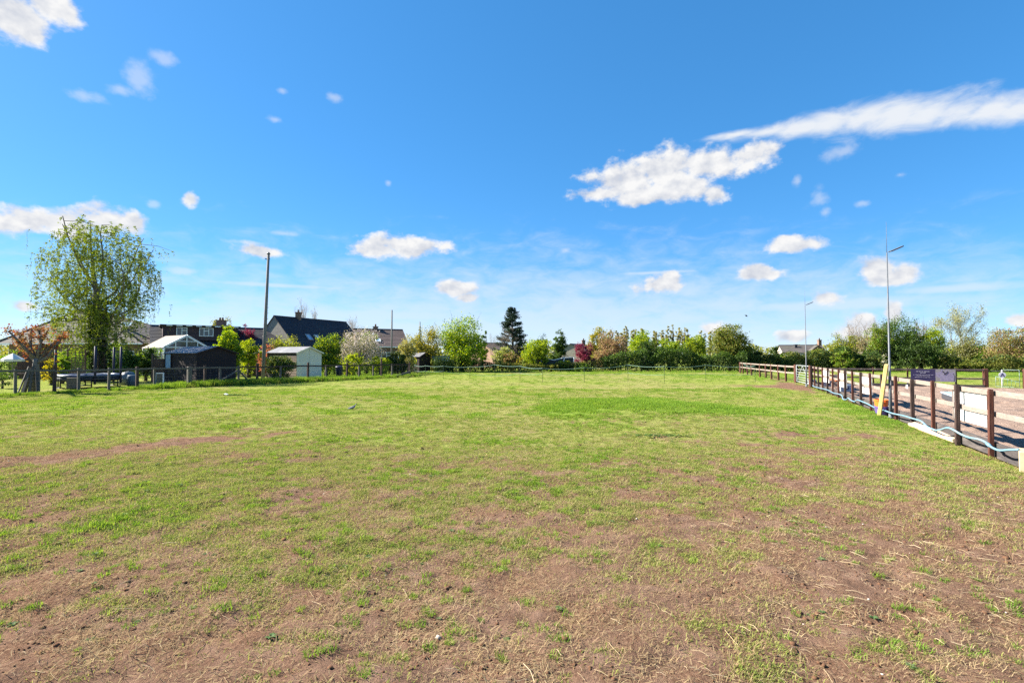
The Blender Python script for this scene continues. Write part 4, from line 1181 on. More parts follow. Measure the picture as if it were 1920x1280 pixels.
# ---- big weeping birch with ivy up its trunk
def birch():
    d = 34.0; rng = random.Random(77); r = np.random.default_rng(77)
    base = at(187, 690, d); base.z = 0
    th = thing('birch_tree', base, 'tall weeping birch with ivy covered trunk behind the garden fence', 'tree')
    def wp(px, py, dy=0.0): return at(px, py, d) + Vector((0, dy, 0))
    mb = MB()
    trunk = [base + Vector((0, 0, -.2)), wp(188, 660), wp(187, 620), wp(184, 580), wp(180, 545), wp(174, 500), wp(170, 455), wp(170, 415)]
    mb.tube(trunk, [.40, .36, .31, .24, .16, .08, .045, .015], 10)
    limb_paths = [[(182, 575), (160, 555), (135, 552), (125, 520), (115, 480), (105, 450)], [(184, 570), (205, 545), (220, 500), (225, 450), (222, 430)],
                  [(186, 600), (215, 590), (238, 575), (238, 540), (240, 490), (250, 455)], [(184, 560), (170, 520), (150, 480), (140, 450), (135, 428)],
                  [(186, 590), (225, 600), (262, 560), (280, 530), (284, 495)], [(185, 590), (150, 585), (120, 565), (100, 545), (92, 520)],
                  [(183, 560), (195, 520), (200, 480), (198, 440), (205, 425)], [(186, 610), (140, 600), (112, 598), (95, 600)], [(187, 605), (240, 610), (275, 600), (292, 580)],
                  [(180, 545), (160, 500), (152, 450), (160, 420)], [(186, 580), (212, 560), (250, 520), (262, 480)], [(187, 628), (150, 632), (118, 628), (102, 630)], [(187, 632), (225, 640), (258, 630), (282, 622)], [(187, 640), (160, 650), (135, 655), (118, 662)], [(187, 640), (210, 655), (240, 660)]]
    tips = []
    for k, lp in enumerate(limb_paths):
        dy = 0.0; pts = []; sl = rng.uniform(-.9, .9)
        for i, (a, b) in enumerate(lp): pts.append(wp(a, b, sl*i*.75)); 
        pts = [p_ if i == 0 else Vector((base.x + (p_.x - base.x)*.84, p_.y, p_.z)) for i, p_ in enumerate(pts)]
        rad = [.065*(1 - i/(len(pts)))+.008 for i in range(len(pts))]
        mb.tube(pts, rad, 7, cap=False)
        tips += pts[2:]
        for i in range(1, len(pts)):
            for j in range(5):
                q = pts[i-1].lerp(pts[i], rng.random())
                e = q + Vector((rng.gauss(0, .8), rng.gauss(0, .9), rng.uniform(-.2, .7)))
                if ((e.x - base.x)/3.7)**2 + max(0, (e.z - 6.3)/4.3)**2 > .9: continue
                mb.tube([q, q.lerp(e, .5) + Vector((0, 0, .15)), e], [.022, .015, .006], 4, cap=False); tips.append(e); tips.append(q.lerp(e, .6))
    tips += trunk[4:]*6
    tips += [wp(a_, b_, rng.uniform(-1.5, 1.5)) for a_, b_ in ((170, 415), (185, 425), (155, 425), (200, 430), (215, 440), (140, 440), (262, 480), (285, 540), (290, 570), (288, 600), (270, 510), (170, 440), (190, 450), (245, 460), (90, 500), (85, 560))]*5
    leafpts = []
    cz = at(187, 540, d).z; x0 = base.x
    for k in range(3500):
        if k % 3 == 0: q = Vector(rng.choice(tips)) + Vector((rng.gauss(0, .4), rng.gauss(0, .5), rng.gauss(-.1, .3)))
        else:
            dv = Vector((rng.gauss(0, 1), rng.gauss(0, 1), rng.gauss(0, 1))).normalized()*(rng.uniform(.12, 1)**.5)
            q = Vector((x0 - .15 + dv.x*3.35, d + dv.y*3.3, 6.5 + dv.z*4.4))
        lim = 1.0 + .18*math.sin(q.z*1.7 + 3*q.x) + .12*math.sin(q.z*4.1)
        if ((q.x - x0 + .1)/3.65)**2 + max(0, (q.z - 6.3)/4.55)**2 > lim: continue
        if rng.random() < .25*(1 + math.sin(q.x*2.3 + q.z*1.9 + q.y)): continue
        out_ = Vector((q.x - x0, q.y - d, 0)); ol = out_.length
        if out_.length > .01: out_.normalize()
        ln = rng.uniform(.25, 1.3)*(.5 + .2*ol)
        pts = []; nseg = 6
        for i in range(nseg + 1):
            f = i/nseg
            pts.append(q + out_*(.12*math.sin(f*1.6)) + Vector((rng.gauss(0, .03), rng.gauss(0, .03), .18*math.sin(f*3.1) - ln*f*f)))
        if k % 4 == 0: mb.tube(pts, [.009, .008, .007, .006, .005, .004, .003], 3, cap=False, smooth=False)
        m = rng.randint(14, 34)
        for j in range(m):
            f = rng.random()*nseg; i = min(int(f), nseg - 1); w_ = pts[i].lerp(pts[i+1], f - i)
            leafpts.append((w_.x + rng.gauss(0, .045), w_.y + rng.gauss(0, .045), w_.z - abs(rng.gauss(0, .04))))
    mb.build('trunk', BARK_GREY, th)
    L_ = np.array(leafpts); L_ = L_[(L_[:, 2] > 1.2) & (np.abs(L_[:, 0] - x0) < 4.25)]
    leaves('crown', L_, .085, LEAF['birch'], r, th, base, up=.1, elong=1.35)
    n = 5200; z = r.uniform(.1, 5.4, n); an = r.uniform(0, 6.28, n); rad = .42 + .22*fbm(z*1.0, an, 1.3, 2, 5) + np.abs(r.normal(0, .09, n)) - .03*z
    iv = np.stack([base.x + (at(184, 580, d).x - base.x)*z/4.8 + rad*np.cos(an), d + rad*np.sin(an), z], -1)
    leaves('ivy', iv, .13, LEAF['ivy'], r, th, base)
birch()

# ---- pollard with orange new leaves and boards leaning round its trunk
def pollard():
    d = 23.3; rng = random.Random(5); r = np.random.default_rng(5)
    base = at(66, 735, d); base.z = 0
    th = thing('pollarded_tree', base, 'pollarded tree with orange red new leaves beside the fence at far left', 'tree')
    def wp(px, py, dy=0.0): return at(px, py, d) + Vector((0, dy, 0))
    mb = MB(); mb.tube([base + Vector((0, 0, -.1)), wp(68, 705), wp(67, 685), wp(68, 672)], [.17, .14, .12, .11], 10)
    tips = []
    for lp in ([(67, 678), (50, 660), (38, 645), (28, 636), (25, 624)], [(67, 675), (52, 650), (46, 630), (42, 617)], [(68, 675), (66, 650), (68, 632), (71, 616)],
               [(69, 678), (78, 655), (84, 640), (92, 628)], [(70, 680), (85, 668), (92, 650), (100, 632)], [(67, 680), (45, 665), (30, 658), (20, 650)], [(68, 672), (58, 655), (57, 640), (50, 622)], [(69, 674), (76, 650), (77, 630), (75, 618)]):
        sl = rng.uniform(-.3, .3)
        pts = [wp(a, b, sl*i) for i, (a, b) in enumerate(lp)]
        mb.tube(pts, [.075 - .013*i for i in range(len(pts))], 7); tips += pts[1:] + pts[2:]
    mb.build('trunk', BARK_GREY, th)
    n = 1700; T = np.array([tuple(rng.choice(tips)) for _ in range(n)]) + r.normal(0, .12, (n, 3))
    leaves('crown', T, .105, LEAF['orange'], r, th, base)
    bd = surf('leaning_board_wood', (.085, .078, .07), (.05, .046, .042), .9, 5, stretch=(5, 5, 1))
    for k, (a, rad, tz) in enumerate(((200, .62, 1.15), (232, .58, 1.2), (262, .55, 1.1), (292, .58, 1.2), (322, .66, 1.05), (170, .6, 1.1))):
        an = R(a); dr = Vector((math.cos(an), math.sin(an), 0))
        MB().beam(base + dr*rad + Vector((0, 0, .0)), base + dr*.24 + Vector((0, 0, tz)), .10 + .03*(k % 3), .03, up=dr).build('leaning_board', bd, th)
pollard()

B = bush
HB = 'shrubs and trees beyond the paddock'
# ---- gardens on the left
B('yellow_shrub', 'yellow flowering shrub beside the dark fence post at far left', 'shrub', 80, 112, 666, 30, 'yellow', 2600, .09, seed=11)
B('laurel_shrub', 'glossy bright green shrub just right of the yellow one', 'shrub', 103, 132, 656, 31, 'bright', 3000, .10, seed=12)
B('garden_shrub', 'dark rounded shrub right of the birch trunk behind the fence', 'shrub', 212, 262, 655, 33, 'mid', 6000, .10, seed=13, mat2='ivy', f2=.4)
B('garden_shrub', 'deep green clipped shrub beside the trellis fence', 'shrub', 250, 298, 652, 35, 'ivy', 6000, .10, seed=14, mat2='mid', f2=.25)
B('flower_clump', 'low flowering clump on the lawn at the left edge', 'plant', -20, 32, 693, 27, 'mid', 2200, .06, seed=15, mat2='blossom', f2=.06)
B('chestnut_tree', 'lime green young tree rising right behind the black shed', 'tree', 398, 462, 612, 38, 'bright', 7500, .16, low=.12, seed=16, mat2='lime', f2=.45)
B('purple_leaf_tree', 'dark red leaved tree behind the lime green young tree', 'tree', 436, 482, 606, 58, 'red', 5000, .15, low=.2, seed=17)
B('roof_top_tree', 'small green tree showing above the chimney of the dormer house', 'tree', 396, 440, 589, 66, 'olive', 3500, .18, low=.35, seed=18, ragged=1.4)
B('yellow_green_shrub', 'yellow green shrub left of the tall utility pole', 'shrub', 444, 490, 626, 40, 'lime', 4500, .12, seed=19)
B('coral_shrub', 'coral red leaved shrub behind the tall utility pole', 'shrub', 476, 528, 640, 42, 'coral', 4500, .11, seed=20)
B('ivy_mound', 'dark ivy mound swallowing the foot of the tall utility pole', 'shrub', 496, 556, 665, 36.5, 'ivy', 7000, .10, seed=21, mat2='olive', f2=.25)
B('garden_shrub', 'olive green shrub growing over the cream shed roof', 'shrub', 505, 572, 626, 43, 'olive', 6000, .12, low=.2, seed=22, mat2='lime', f2=.3, ragged=1.3)
B('laurel_tree', 'dense dark green tree right of the cream shed with lime top', 'tree', 578, 646, 622, 44, 'mid', 8500, .13, seed=23, mat2='lime', f2=.35)
B('blossom_tree', 'white blossom tree in front of the slate roofed houses', 'tree', 622, 724, 616, 46, 'blossom', 11000, .10, low=.2, seed=24, mat2='olive', f2=.35, ragged=1.35, twigs=30)
B('clipped_tree', 'round bright green tree in front of the brown tiled roof', 'tree', 672, 706, 618, 52, 'bright', 4500, .14, low=.25, seed=25)
B('lime_shrub', 'lime green feathery shrub behind the fence right of the cream shed', 'shrub', 636, 690, 662, 42.5, 'lime', 4200, .11, seed=26)
B('lime_shrub', 'sparse lime shrub by the fence under the blossom tree', 'shrub', 690, 735, 668, 44.5, 'lime', 3200, .11, seed=27)
B('conifer_shrub', 'dark rounded bush at the right end of the garden fence', 'shrub', 722, 772, 660, 46, 'dark', 6500, .12, seed=28, mat2='olive', f2=.15)
B('flowering_tree', 'pale pink flowering small tree beside the dark rounded bush', 'tree', 746, 786, 628, 50, 'pale', 4200, .12, low=.1, seed=29, mat2='yellow', f2=.4, ragged=1.4)
B('willow_tree', 'yellow green loose tree left of the tall bright green one', 'tree', 764, 836, 612, 56, 'olive', 9500, .15, seed=30, mat2='yellow', f2=.45, ragged=1.3, twigs=25)
B('maple_tree', 'tallest bright green tree in the middle of the garden row', 'tree', 818, 912, 590, 55, 'bright', 15000, .16, seed=31, mat2='lime', f2=.4, ragged=1.1, twigs=30)
B('poplar_tree', 'slim green tree tucked behind the right side of the bright green one', 'tree', 892, 916, 612, 62, 'mid', 3500, .16, seed=32)
B('cream_shrub', 'cream and green variegated shrub left of the conifer foot', 'shrub', 918, 966, 646, 58, 'pale', 5000, .14, seed=33, mat2='lime', f2=.4)
B('yellow_shrub', 'small yellow shrub under the conifer by the rope fence', 'shrub', 966, 982, 668, 56, 'yellow', 1400, .12, seed=34)
B('grey_shrub', 'greyish brown shrub below the tallest conifer', 'shrub', 938, 978, 660, 57, 'tan', 3200, .13, seed=35, mat2='olive', f2=.5)
B('lime_tree', 'rounded lime green tree right of the conifer', 'tree', 974, 1036, 634, 57, 'lime', 8500, .15, seed=36, mat2='bright', f2=.3)
B('pine_tree', 'small dark pine peeping over the rounded lime green tree', 'tree', 1000, 1030, 624, 66, 'conifer', 3000, .17, low=.3, seed=37, ragged=1.4)
B('cypress_tree', 'dark green upright tree right of the rounded lime green one', 'tree', 1030, 1066, 618, 60, 'mid', 7500, .15, seed=38, mat2='dark', f2=.55)
B('copper_shrub', 'dark red leaved shrub left of the tan leaved tree', 'shrub', 1074, 1118, 640, 57.5, 'red', 5000, .14, seed=39)
B('low_shrub', 'low clipped green shrub below the dark red one', 'shrub', 1068, 1112, 680, 55.5, 'mid', 2600, .12, seed=40)
B('low_shrub', 'low lime shrub beside the white topped netting', 'shrub', 1048, 1072, 671, 56.5, 'lime', 2200, .12, seed=41)
B('low_shrub', 'low brownish shrub in front of the white topped netting', 'shrub', 1022, 1054, 680, 55.5, 'olive', 2200, .12, seed=42)
B('yellow_tree', 'golden yellow tree behind the tan leaved one', 'tree', 1096, 1146, 613, 74, 'yellow', 6500, .2, seed=43, mat2='olive', f2=.5)
B('tan_tree', 'tan pink leaved tree between the red shrub and the lime trees', 'tree', 1112, 1180, 620, 62, 'tan', 9000, .15, seed=44, mat2='olive', f2=.15)
B('lime_tree', 'broad lime green tree right of the tan leaved one', 'tree', 1174, 1234, 617, 64, 'lime', 8500, .17, seed=45, mat2='bright', f2=.4)
B('ivy_mound', 'dark ivy covered hump in the middle of the far hedge', 'shrub', 1188, 1236, 640, 58.5, 'dark', 6500, .15, seed=46, mat2='mid', f2=.2)
B('lime_tree', 'lime green tree above the hedge, centre of three', 'tree', 1228, 1280, 634, 63, 'bright', 6500, .17, seed=47, mat2='lime', f2=.5)
B('lime_tree', 'lime green tree above the hedge left of the big round tree', 'tree', 1272, 1332, 628, 62, 'lime', 7500, .17, seed=48, mat2='mid', f2=.35)
B('oak_tree', 'big round olive green tree at the corner of the far hedge', 'tree', 1328, 1410, 604, 58, 'olive', 17000, .16, seed=49, mat2='mid', f2=.22)
B('dark_tree', 'low dark green tree right of the big round one', 'tree', 1390, 1428, 648, 60, 'dark', 5500, .15, seed=50)
B('dark_tree', 'dark tree left of the grey roofed house on the right', 'tree', 1446, 1474, 651, 66, 'dark', 3500, .16, seed=51)
B('lime_shrub', 'bright green shrub below the grey roofed house', 'shrub', 1450, 1502, 662, 60, 'bright', 4500, .15, seed=52, mat2='dark', f2=.25)
B('yellow_green_shrub', 'yellow green shrub right of the distant lamp post', 'shrub', 1506, 1552, 654, 60, 'lime', 4500, .15, seed=53, mat2='olive', f2=.4)
B('hawthorn_tree', 'olive green tree with bare twigs right of the grey roofed house', 'tree', 1552, 1612, 622, 60, 'olive', 7500, .15, seed=54, mat2='lime', f2=.3, ragged=1.3, twigs=50)
B('hawthorn_tree', 'pale brownish thin tree left of the nearer lamp post', 'tree', 1594, 1650, 612, 64, 'pale', 4200, .14, seed=55, mat2='tan', f2=.4, ragged=1.5, twigs=120)
B('ash_tree', 'large dark green tree directly behind the nearer lamp post', 'tree', 1636, 1736, 594, 59, 'mid', 17000, .15, seed=56, mat2='dark', f2=.3, ragged=1.25, twigs=60)
B('lime_tree', 'narrow lime green tree right of the large dark green one', 'tree', 1724, 1780, 612, 57.5, 'lime', 7500, .15, seed=57, mat2='bright', f2=.2)
B('lime_shrub', 'bright green shrub between the bare ash and the right edge', 'shrub', 1818, 1866, 642, 59, 'bright', 5500, .15, seed=58, mat2='mid', f2=.4)
B('beech_tree', 'brownish olive tree cut by the right edge of the picture', 'tree', 1846, 1960, 614, 56, 'olive', 15000, .14, seed=59, mat2='tan', f2=.45, ragged=1.1)
bare_tree('ash_tree', 'tall pale almost bare tree right of the narrow lime green one', 1795, 568, 62, 105, BARK_PALE, 71, 5200, 'pale', .12, r0=.12, depth=7, first=.14)
bare_tree('bare_tree', 'bare thin tree behind the olive hawthorn on the right', 1608, 594, 68, 60, BARK_GREY, 72, 300, 'tan', .1, r0=.09)
bare_tree('bare_tree', 'bare tree rising behind the big slate roof', 578, 556, 82, 44, BARK_GREY, 73, 500, 'tan', .12, r0=.13)
bare_tree('bare_tree', 'lower bare tree to the right of the big slate roof', 660, 590, 85, 50, BARK_GREY, 74, 500, 'tan', .12, r0=.11)
bare_tree('bare_tree', 'thin leafless tree left of the dark conifer', 925, 622, 66, 34, BARK_GREY, 75, 0, r0=.06)
B('bramble_shrub', 'low rough olive bramble in front of the right hand hedge', 'shrub', 1780, 1850, 668, 54, 'olive', 4500, .12, seed=81, mat2='mid', f2=.3)
B('lime_shrub', 'sunlit green shrub at the foot of the hawthorns behind the arena', 'shrub', 1556, 1606, 658, 55.5, 'bright', 4500, .14, seed=82, mat2='olive', f2=.4)
B('lime_shrub', 'pale green shrub under the pale bare tree', 'shrub', 1752, 1800, 652, 56.5, 'pale', 4000, .14, seed=83, mat2='lime', f2=.4)
B('holly_bush', 'broad blackish green bush under the large dark green tree', 'shrub', 1660, 1770, 636, 56.5, 'dark', 13000, .14, seed=84, mat2='mid', f2=.12)
B('holly_bush', 'low blackish green bush at the foot of the distant hawthorns', 'shrub', 1596, 1664, 662, 55.5, 'dark', 6500, .13, seed=85, mat2='olive', f2=.15)
B('hawthorn_tree', 'light green hawthorn touching the left of the large dark green tree', 'tree', 1622, 1672, 606, 58, 'bright', 6500, .14, seed=86, mat2='olive', f2=.35, ragged=1.3, twigs=50)
B('hedge_maple', 'green olive tree between the bare ash and the brownish tree', 'tree', 1776, 1838, 628, 60, 'olive', 6500, .14, seed=87, mat2='pale', f2=.4, ragged=1.4, twigs=80)
B('thorn_tree', 'thin grey thorn tree right of the large dark green one', 'tree', 1700, 1752, 604, 66, 'tan', 2200, .12, seed=88, mat2='olive', f2=.4, ragged=1.5, twigs=140)
# dark layered conifer
def conifer():
    d = 63.0; r = np.random.default_rng(8); rng = random.Random(8)
    base = at(962, 660, d); base.z = 0; top = at(958, 577, d).z
    th = thing('conifer_tree', base, 'tall dark conifer standing alone above the garden row', 'tree')
    mb = MB(); mb.tube([base + Vector((0, 0, -.1)), base + Vector((-.05, 0, top*.5)), base + Vector((-.15, 0, top))], [.2, .12, .02], 8)
    g, dry = [], []
    for k in range(150):
        f = rng.uniform(.14, .99); z = top*f
        reach = (1 - f)**.62*2.6*rng.uniform(.65, 1.05) + .1
        if f > .6: reach = min(reach, 1.35*rng.uniform(.75, 1.05))
        an = rng.uniform(0, 6.28)
        s = base + Vector((-.15*f, 0, z)); e = s + Vector((math.cos(an)*reach, math.sin(an)*reach, reach*rng.uniform(.05, .45)))
        mb.tube([s, s.lerp(e, .5) + Vector((0, 0, .05)), e], [.035, .022, .008], 4, cap=False)
        m = int(60*reach) + 26
        fs = r.uniform(.3, 1.05, m)[:, None]
        q = np.array(s)[None]*(1 - fs) + np.array(e)[None]*fs + r.normal(0, .12, (m, 3))*np.array([1, 1, .7])
        is_dry = (f < .62 and math.cos(an) < .3 and rng.random() < .8)
        (dry if is_dry else g).append(q)
    mb.build('trunk', BARK_GREY, th)
    leaves('crown', np.concatenate(g), .19, LEAF['conifer'], r, th, base, elong=2.2)
    leaves('dry_branches', np.concatenate(dry), .16, LEAF['conifer_dry'], r, th, base, elong=2.4)
conifer()
# row of poplars beyond the hedge
rng = random.Random(9)
ORD = ['first', 'second', 'third', 'fourth', 'fifth', 'sixth', 'seventh', 'eighth', 'ninth', 'tenth', 'eleventh', 'twelfth', 'thirteenth', 'fourteenth', 'fifteenth', 'sixteenth', 'seventeenth', 'eighteenth', 'nineteenth', 'twentieth', 'last']
POPL = ['slender pale poplar, %s from the left in the row beyond the far hedge' % o_ for o_ in ORD]
for k in range(21):
    x = 1138 + k*9.6 + rng.uniform(-2.5, 2.5); yt = 606 + 8*abs(math.sin(k*.33 + 1.9)) + rng.uniform(-2, 9); w = rng.uniform(5, 8.5)
    B('poplar_tree', POPL[k], 'tree', x - w, x + w, yt, 120 + rng.uniform(-4, 4), 'poplar', 1000, .34, low=.2, seed=200 + k, group='row of poplars beyond the far hedge', lumps=5, ragged=1.3, mat2='olive', f2=.3)
# hedges
def gl(px, d): q = at(px, 660, d); return (q.x, q.y)
hedge('boundary_hedge', 'long dark hedge closing the far end of the paddock', [gl(1128, 57), gl(1180, 57.2), gl(1240, 57.5), gl(1300, 57.5), gl(1350, 56.5), gl(1400, 55.5)], [2.0, 2.2, 2.5, 2.1, 1.9, 1.8], 2.4, 'dark', 20000, .16, 301, mat2='mid', f2=.3)
hedge('boundary_hedge', 'dark hedge behind the two rail fence and the metal gate', [gl(1392, 57), gl(1440, 57), gl(1500, 57), gl(1570, 57)], [1.9, 1.7, 1.8, 2.2], 2.0, 'dark', 14000, .16, 302, mat2='olive', f2=.2)
hedge('boundary_hedge', 'dark hedge behind the arena between both lamp posts', [gl(1560, 56.5), gl(1610, 56.5), gl(1640, 56.5)], [2.3, 2.1, 1.9], 2.2, 'dark', 9000, .16, 303, mat2='mid', f2=.2)
hedge('boundary_hedge', 'rough hedge along the meadow at the right edge', [gl(1765, 56), gl(1800, 55), gl(1880, 54), gl(1990, 53)], [1.3, 1.3, 1.5, 1.6], 2.0, 'olive', 12000, .15, 304, mat2='dark', f2=.5)
hedge('garden_hedge', 'low dark hedge below the bright green tree at the back of the gardens', [gl(812, 53), gl(860, 54), gl(930, 55)], [1.5, 1.2, 1.1], 1.2, 'dark', 6500, .12, 305)
hedge('garden_hedge', 'low mixed hedge between the conifer and the dark red shrub', [gl(925, 55), gl(980, 55.5), gl(1040, 56), gl(1130, 57)], [1.0, .9, .9, 1.2], 1.2, 'dark', 8000, .12, 306, mat2='olive', f2=.6)
hedge('garden_hedge', 'straggling green hedge at the back of the middle gardens', [gl(560, 47), gl(640, 48), gl(720, 49.5), gl(778, 51.5)], [1.7, 1.6, 1.4, 1.2], 1.3, 'mid', 11000, .13, 307, mat2='lime', f2=.7)
hedge('garden_hedge', 'mixed hedge behind the black shed and the lime green young tree', [gl(300, 40.5), gl(400, 41), gl(480, 44), gl(560, 47)], [1.7, 1.8, 1.8, 1.7], 1.3, 'mid', 11000, .12, 308, mat2='olive', f2=.6)
hedge('garden_hedge', 'leafy hedge in front of the bungalow wall at the left', [gl(-30, 41), gl(100, 41), gl(210, 40.5), gl(300, 40.5)], [1.9, 1.9, 2.2, 1.8], 1.2, 'mid', 11000, .12, 309, mat2='bright', f2=.7)
# distant wooded skyline
r = np.random.default_rng(6); n = 26000
az = r.uniform(-1.15, 1.15, n); dd = r.uniform(230, 300, n); hh = (4.5 + 3.5*fbm(az*30, az*0, 1, 3, 4))*r.uniform(0, 1, n)
cen = np.stack([dd*az, dd, hh + r.normal(0, .3, n)], -1)
o = leaves('distant_trees', cen, 1.3, LEAF['olive'], r, None, (0, 0, 0))
tag(o, 'far off line of trees closing the horizon', 'trees', kind='stuff')
hillm = surf('hill_cover', (.10, .14, .12), (.07, .11, .10), .95, .004)
mb = MB(); prof = [(-2600, 60), (-2150, 96), (-1750, 80), (-1200, 30), (-500, 12), (300, 18), (1200, 10), (2600, 30)]
for i in range(len(prof) - 1):
    (x0, h0), (x1, h1) = prof[i], prof[i+1]
    mb.add([(x0, 2000, -2), (x1, 2000, -2), (x1, 2300, h1), (x0, 2300, h0), (x1, 2900, -2), (x0, 2900, -2)], [(0, 1, 2, 3), (3, 2, 4, 5)], True)
tag(mb.build('hills', hillm, None, (0, 0, 0)), kind='structure')

# ================================================================== houses, sheds and garden things
TILE_DARK = surf('roof_tile_slate', (.040, .040, .052), (.022, .022, .030), .75, 2.0, dirt=(.055, .058, .05), island=.12)
TILE_BROWN = surf('roof_tile_brown', (.115, .082, .074), (.075, .055, .052), .8, 2.0, dirt=(.10, .09, .08), island=.12)
TILE_GREY = surf('roof_tile_grey', (.105, .092, .085), (.065, .057, .055), .85, 1.6, dirt=(.085, .09, .06), island=.10)
HUNG = surf('tile_hung_wall', (.070, .045, .052), (.045, .03, .036), .8, 3, island=.15)
STONEW = surf('grey_stone_wall', (.31, .28, .25), (.20, .18, .16), .92, 4.5, bump=.01, dirt=(.26, .25, .2))
BRICKW = surf('brick_wall', (.24, .15, .11), (.16, .10, .075), .9, 8, bump=.004)
RENDERW = surf('pale_wall', (.50, .45, .38), (.42, .37, .31), .9, 3)
UPVC = surf('white_window_frame', (.80, .81, .82), (.74, .75, .76), .45, 3)
GLASSD = glassmat('window_glass', (.045, .065, .085))
GLASSP = glassmat('skylight_glass', (.30, .42, .52), .12)
LEAD = surf('lead_flashing', (.30, .31, .33), None, .6)
POLYC = surf('conservatory_roof', (.115, .088, .066), (.095, .074, .056), .7, 3)
BLACKW = surf('black_stained_board', (.034, .020, .019), (.018, .011, .011), .75, 5, stretch=(1, 1, 6), island=.25)
FELT = surf('roof_felt', (.16, .16, .175), (.10, .10, .115), .6, 4, dirt=(.24, .24, .25), bump=.004)
CREAMW = surf('cream_boards', (.70, .66, .52), (.64, .60, .46), .7, 4, island=.05)
SHADW = surf('shed_side_brown', (.13, .10, .075), (.09, .065, .05), .85, 4, island=.2)

def gable(name, label, cat, A, Bp, hw, eave, ridge, wall, roof, nc, over=.25, wall_laps=0, wall2=None, capm=None):
    A, Bp = Vector((A[0], A[1], 0)), Vector((Bp[0], Bp[1], 0))
    u = (Bp - A).normalized(); v = Vector((u.y, -u.x, 0))
    if v.y > 0: v = -v                                     # v looks towards the paddock
    th = thing(name, (A + Bp)/2, label, cat)
    Z = Vector((0, 0, 1)); L_ = (Bp - A).length
    P = [A - v*hw, A + v*hw, A + v*hw + Z*eave, A + Z*(ridge - .03), A - v*hw + Z*eave]
    MB().prism(P, u*L_).build('wall', wall, th)
    def slope(s, fa, fu):                                  # s=+1 paddock side; fa along the ridge, fu from eave to ridge
        k = (ridge - eave)/hw
        e = A + u*(-over + (L_ + 2*over)*fa) + v*(s*(hw + over)) + Z*(eave - over*k)
        t = A + u*(-over + (L_ + 2*over)*fa) + Z*ridge
        return e.lerp(t, fu)
    for s in (1, -1):
        mb = MB()
        a0, b0, a1, b1 = slope(s, 0, 0), slope(s, 1, 0), slope(s, 0, 1), slope(s, 1, 1)
        n_ = (b0 - a0).cross(a1 - a0)
        if n_.z < 0: a0, b0, a1, b1 = b0, a0, b1, a1
        mb.laps(a0, b0, b1, a1, nc, .03); mb.build('roof', roof, th)
    MB().beam(slope(1, 0, 1) + Z*.03, slope(1, 1, 1) + Z*.03, .16, .09).build('ridge', capm or roof, th)
    return th, A, u, v, L_, slope

def window(th, c, right, up, nrm, w, h, cols=2, name='window', bar=True, frame=UPVC, pane=GLASSD, fw=.06):
    c = Vector(c); mb = MB()
    for s in (-1, 1):
        mb.frame(c + right*(s*(w/2 - fw/2)), right, up, nrm, (fw/2, h/2, .05)); mb.frame(c + up*(s*(h/2 - fw/2)), right, up, nrm, (w/2 - fw, fw/2, .048))
    for k in range(1, cols): mb.frame(c + right*(w*(k/cols - .5)), right, up, nrm, (fw/2, h/2 - fw, .046))
    if bar: mb.frame(c + up*h*.14 + right*(w/cols*.5 if cols == 2 else 0), right, up, nrm, (w/cols/2 - fw*.5, fw/2, .044))
    f = mb.build(name, frame, th)
    MB().frame(c - nrm*.005, right, up, nrm, (w/2 - fw*.9, h/2 - fw*.9, .012)).build('pane', pane, f)
    return f

def chimney(th, p0, w, z0, z1, mat, pots=1):
    q = Vector((p0[0], p0[1], 0)); mb = MB()
    mb.box(q + Vector((0, 0, (z0+z1)/2)), (w, w, z1 - z0)); mb.box(q + Vector((0, 0, z1 - .04)), (w + .12, w + .12, .1)); mb.box(q + Vector((0, 0, z0 + .25)), (w + .05, w + .05, .08))
    c = mb.build('chimney', mat, th)
    for k in range(pots): MB().lathe(q + Vector(((k - (pots-1)/2)*.3, 0, z1)), [(.11, 0), (.09, .3), (.11, .32)], 8).build('chimney_pot', BRICKW, c)

Zv = Vector((0, 0, 1))
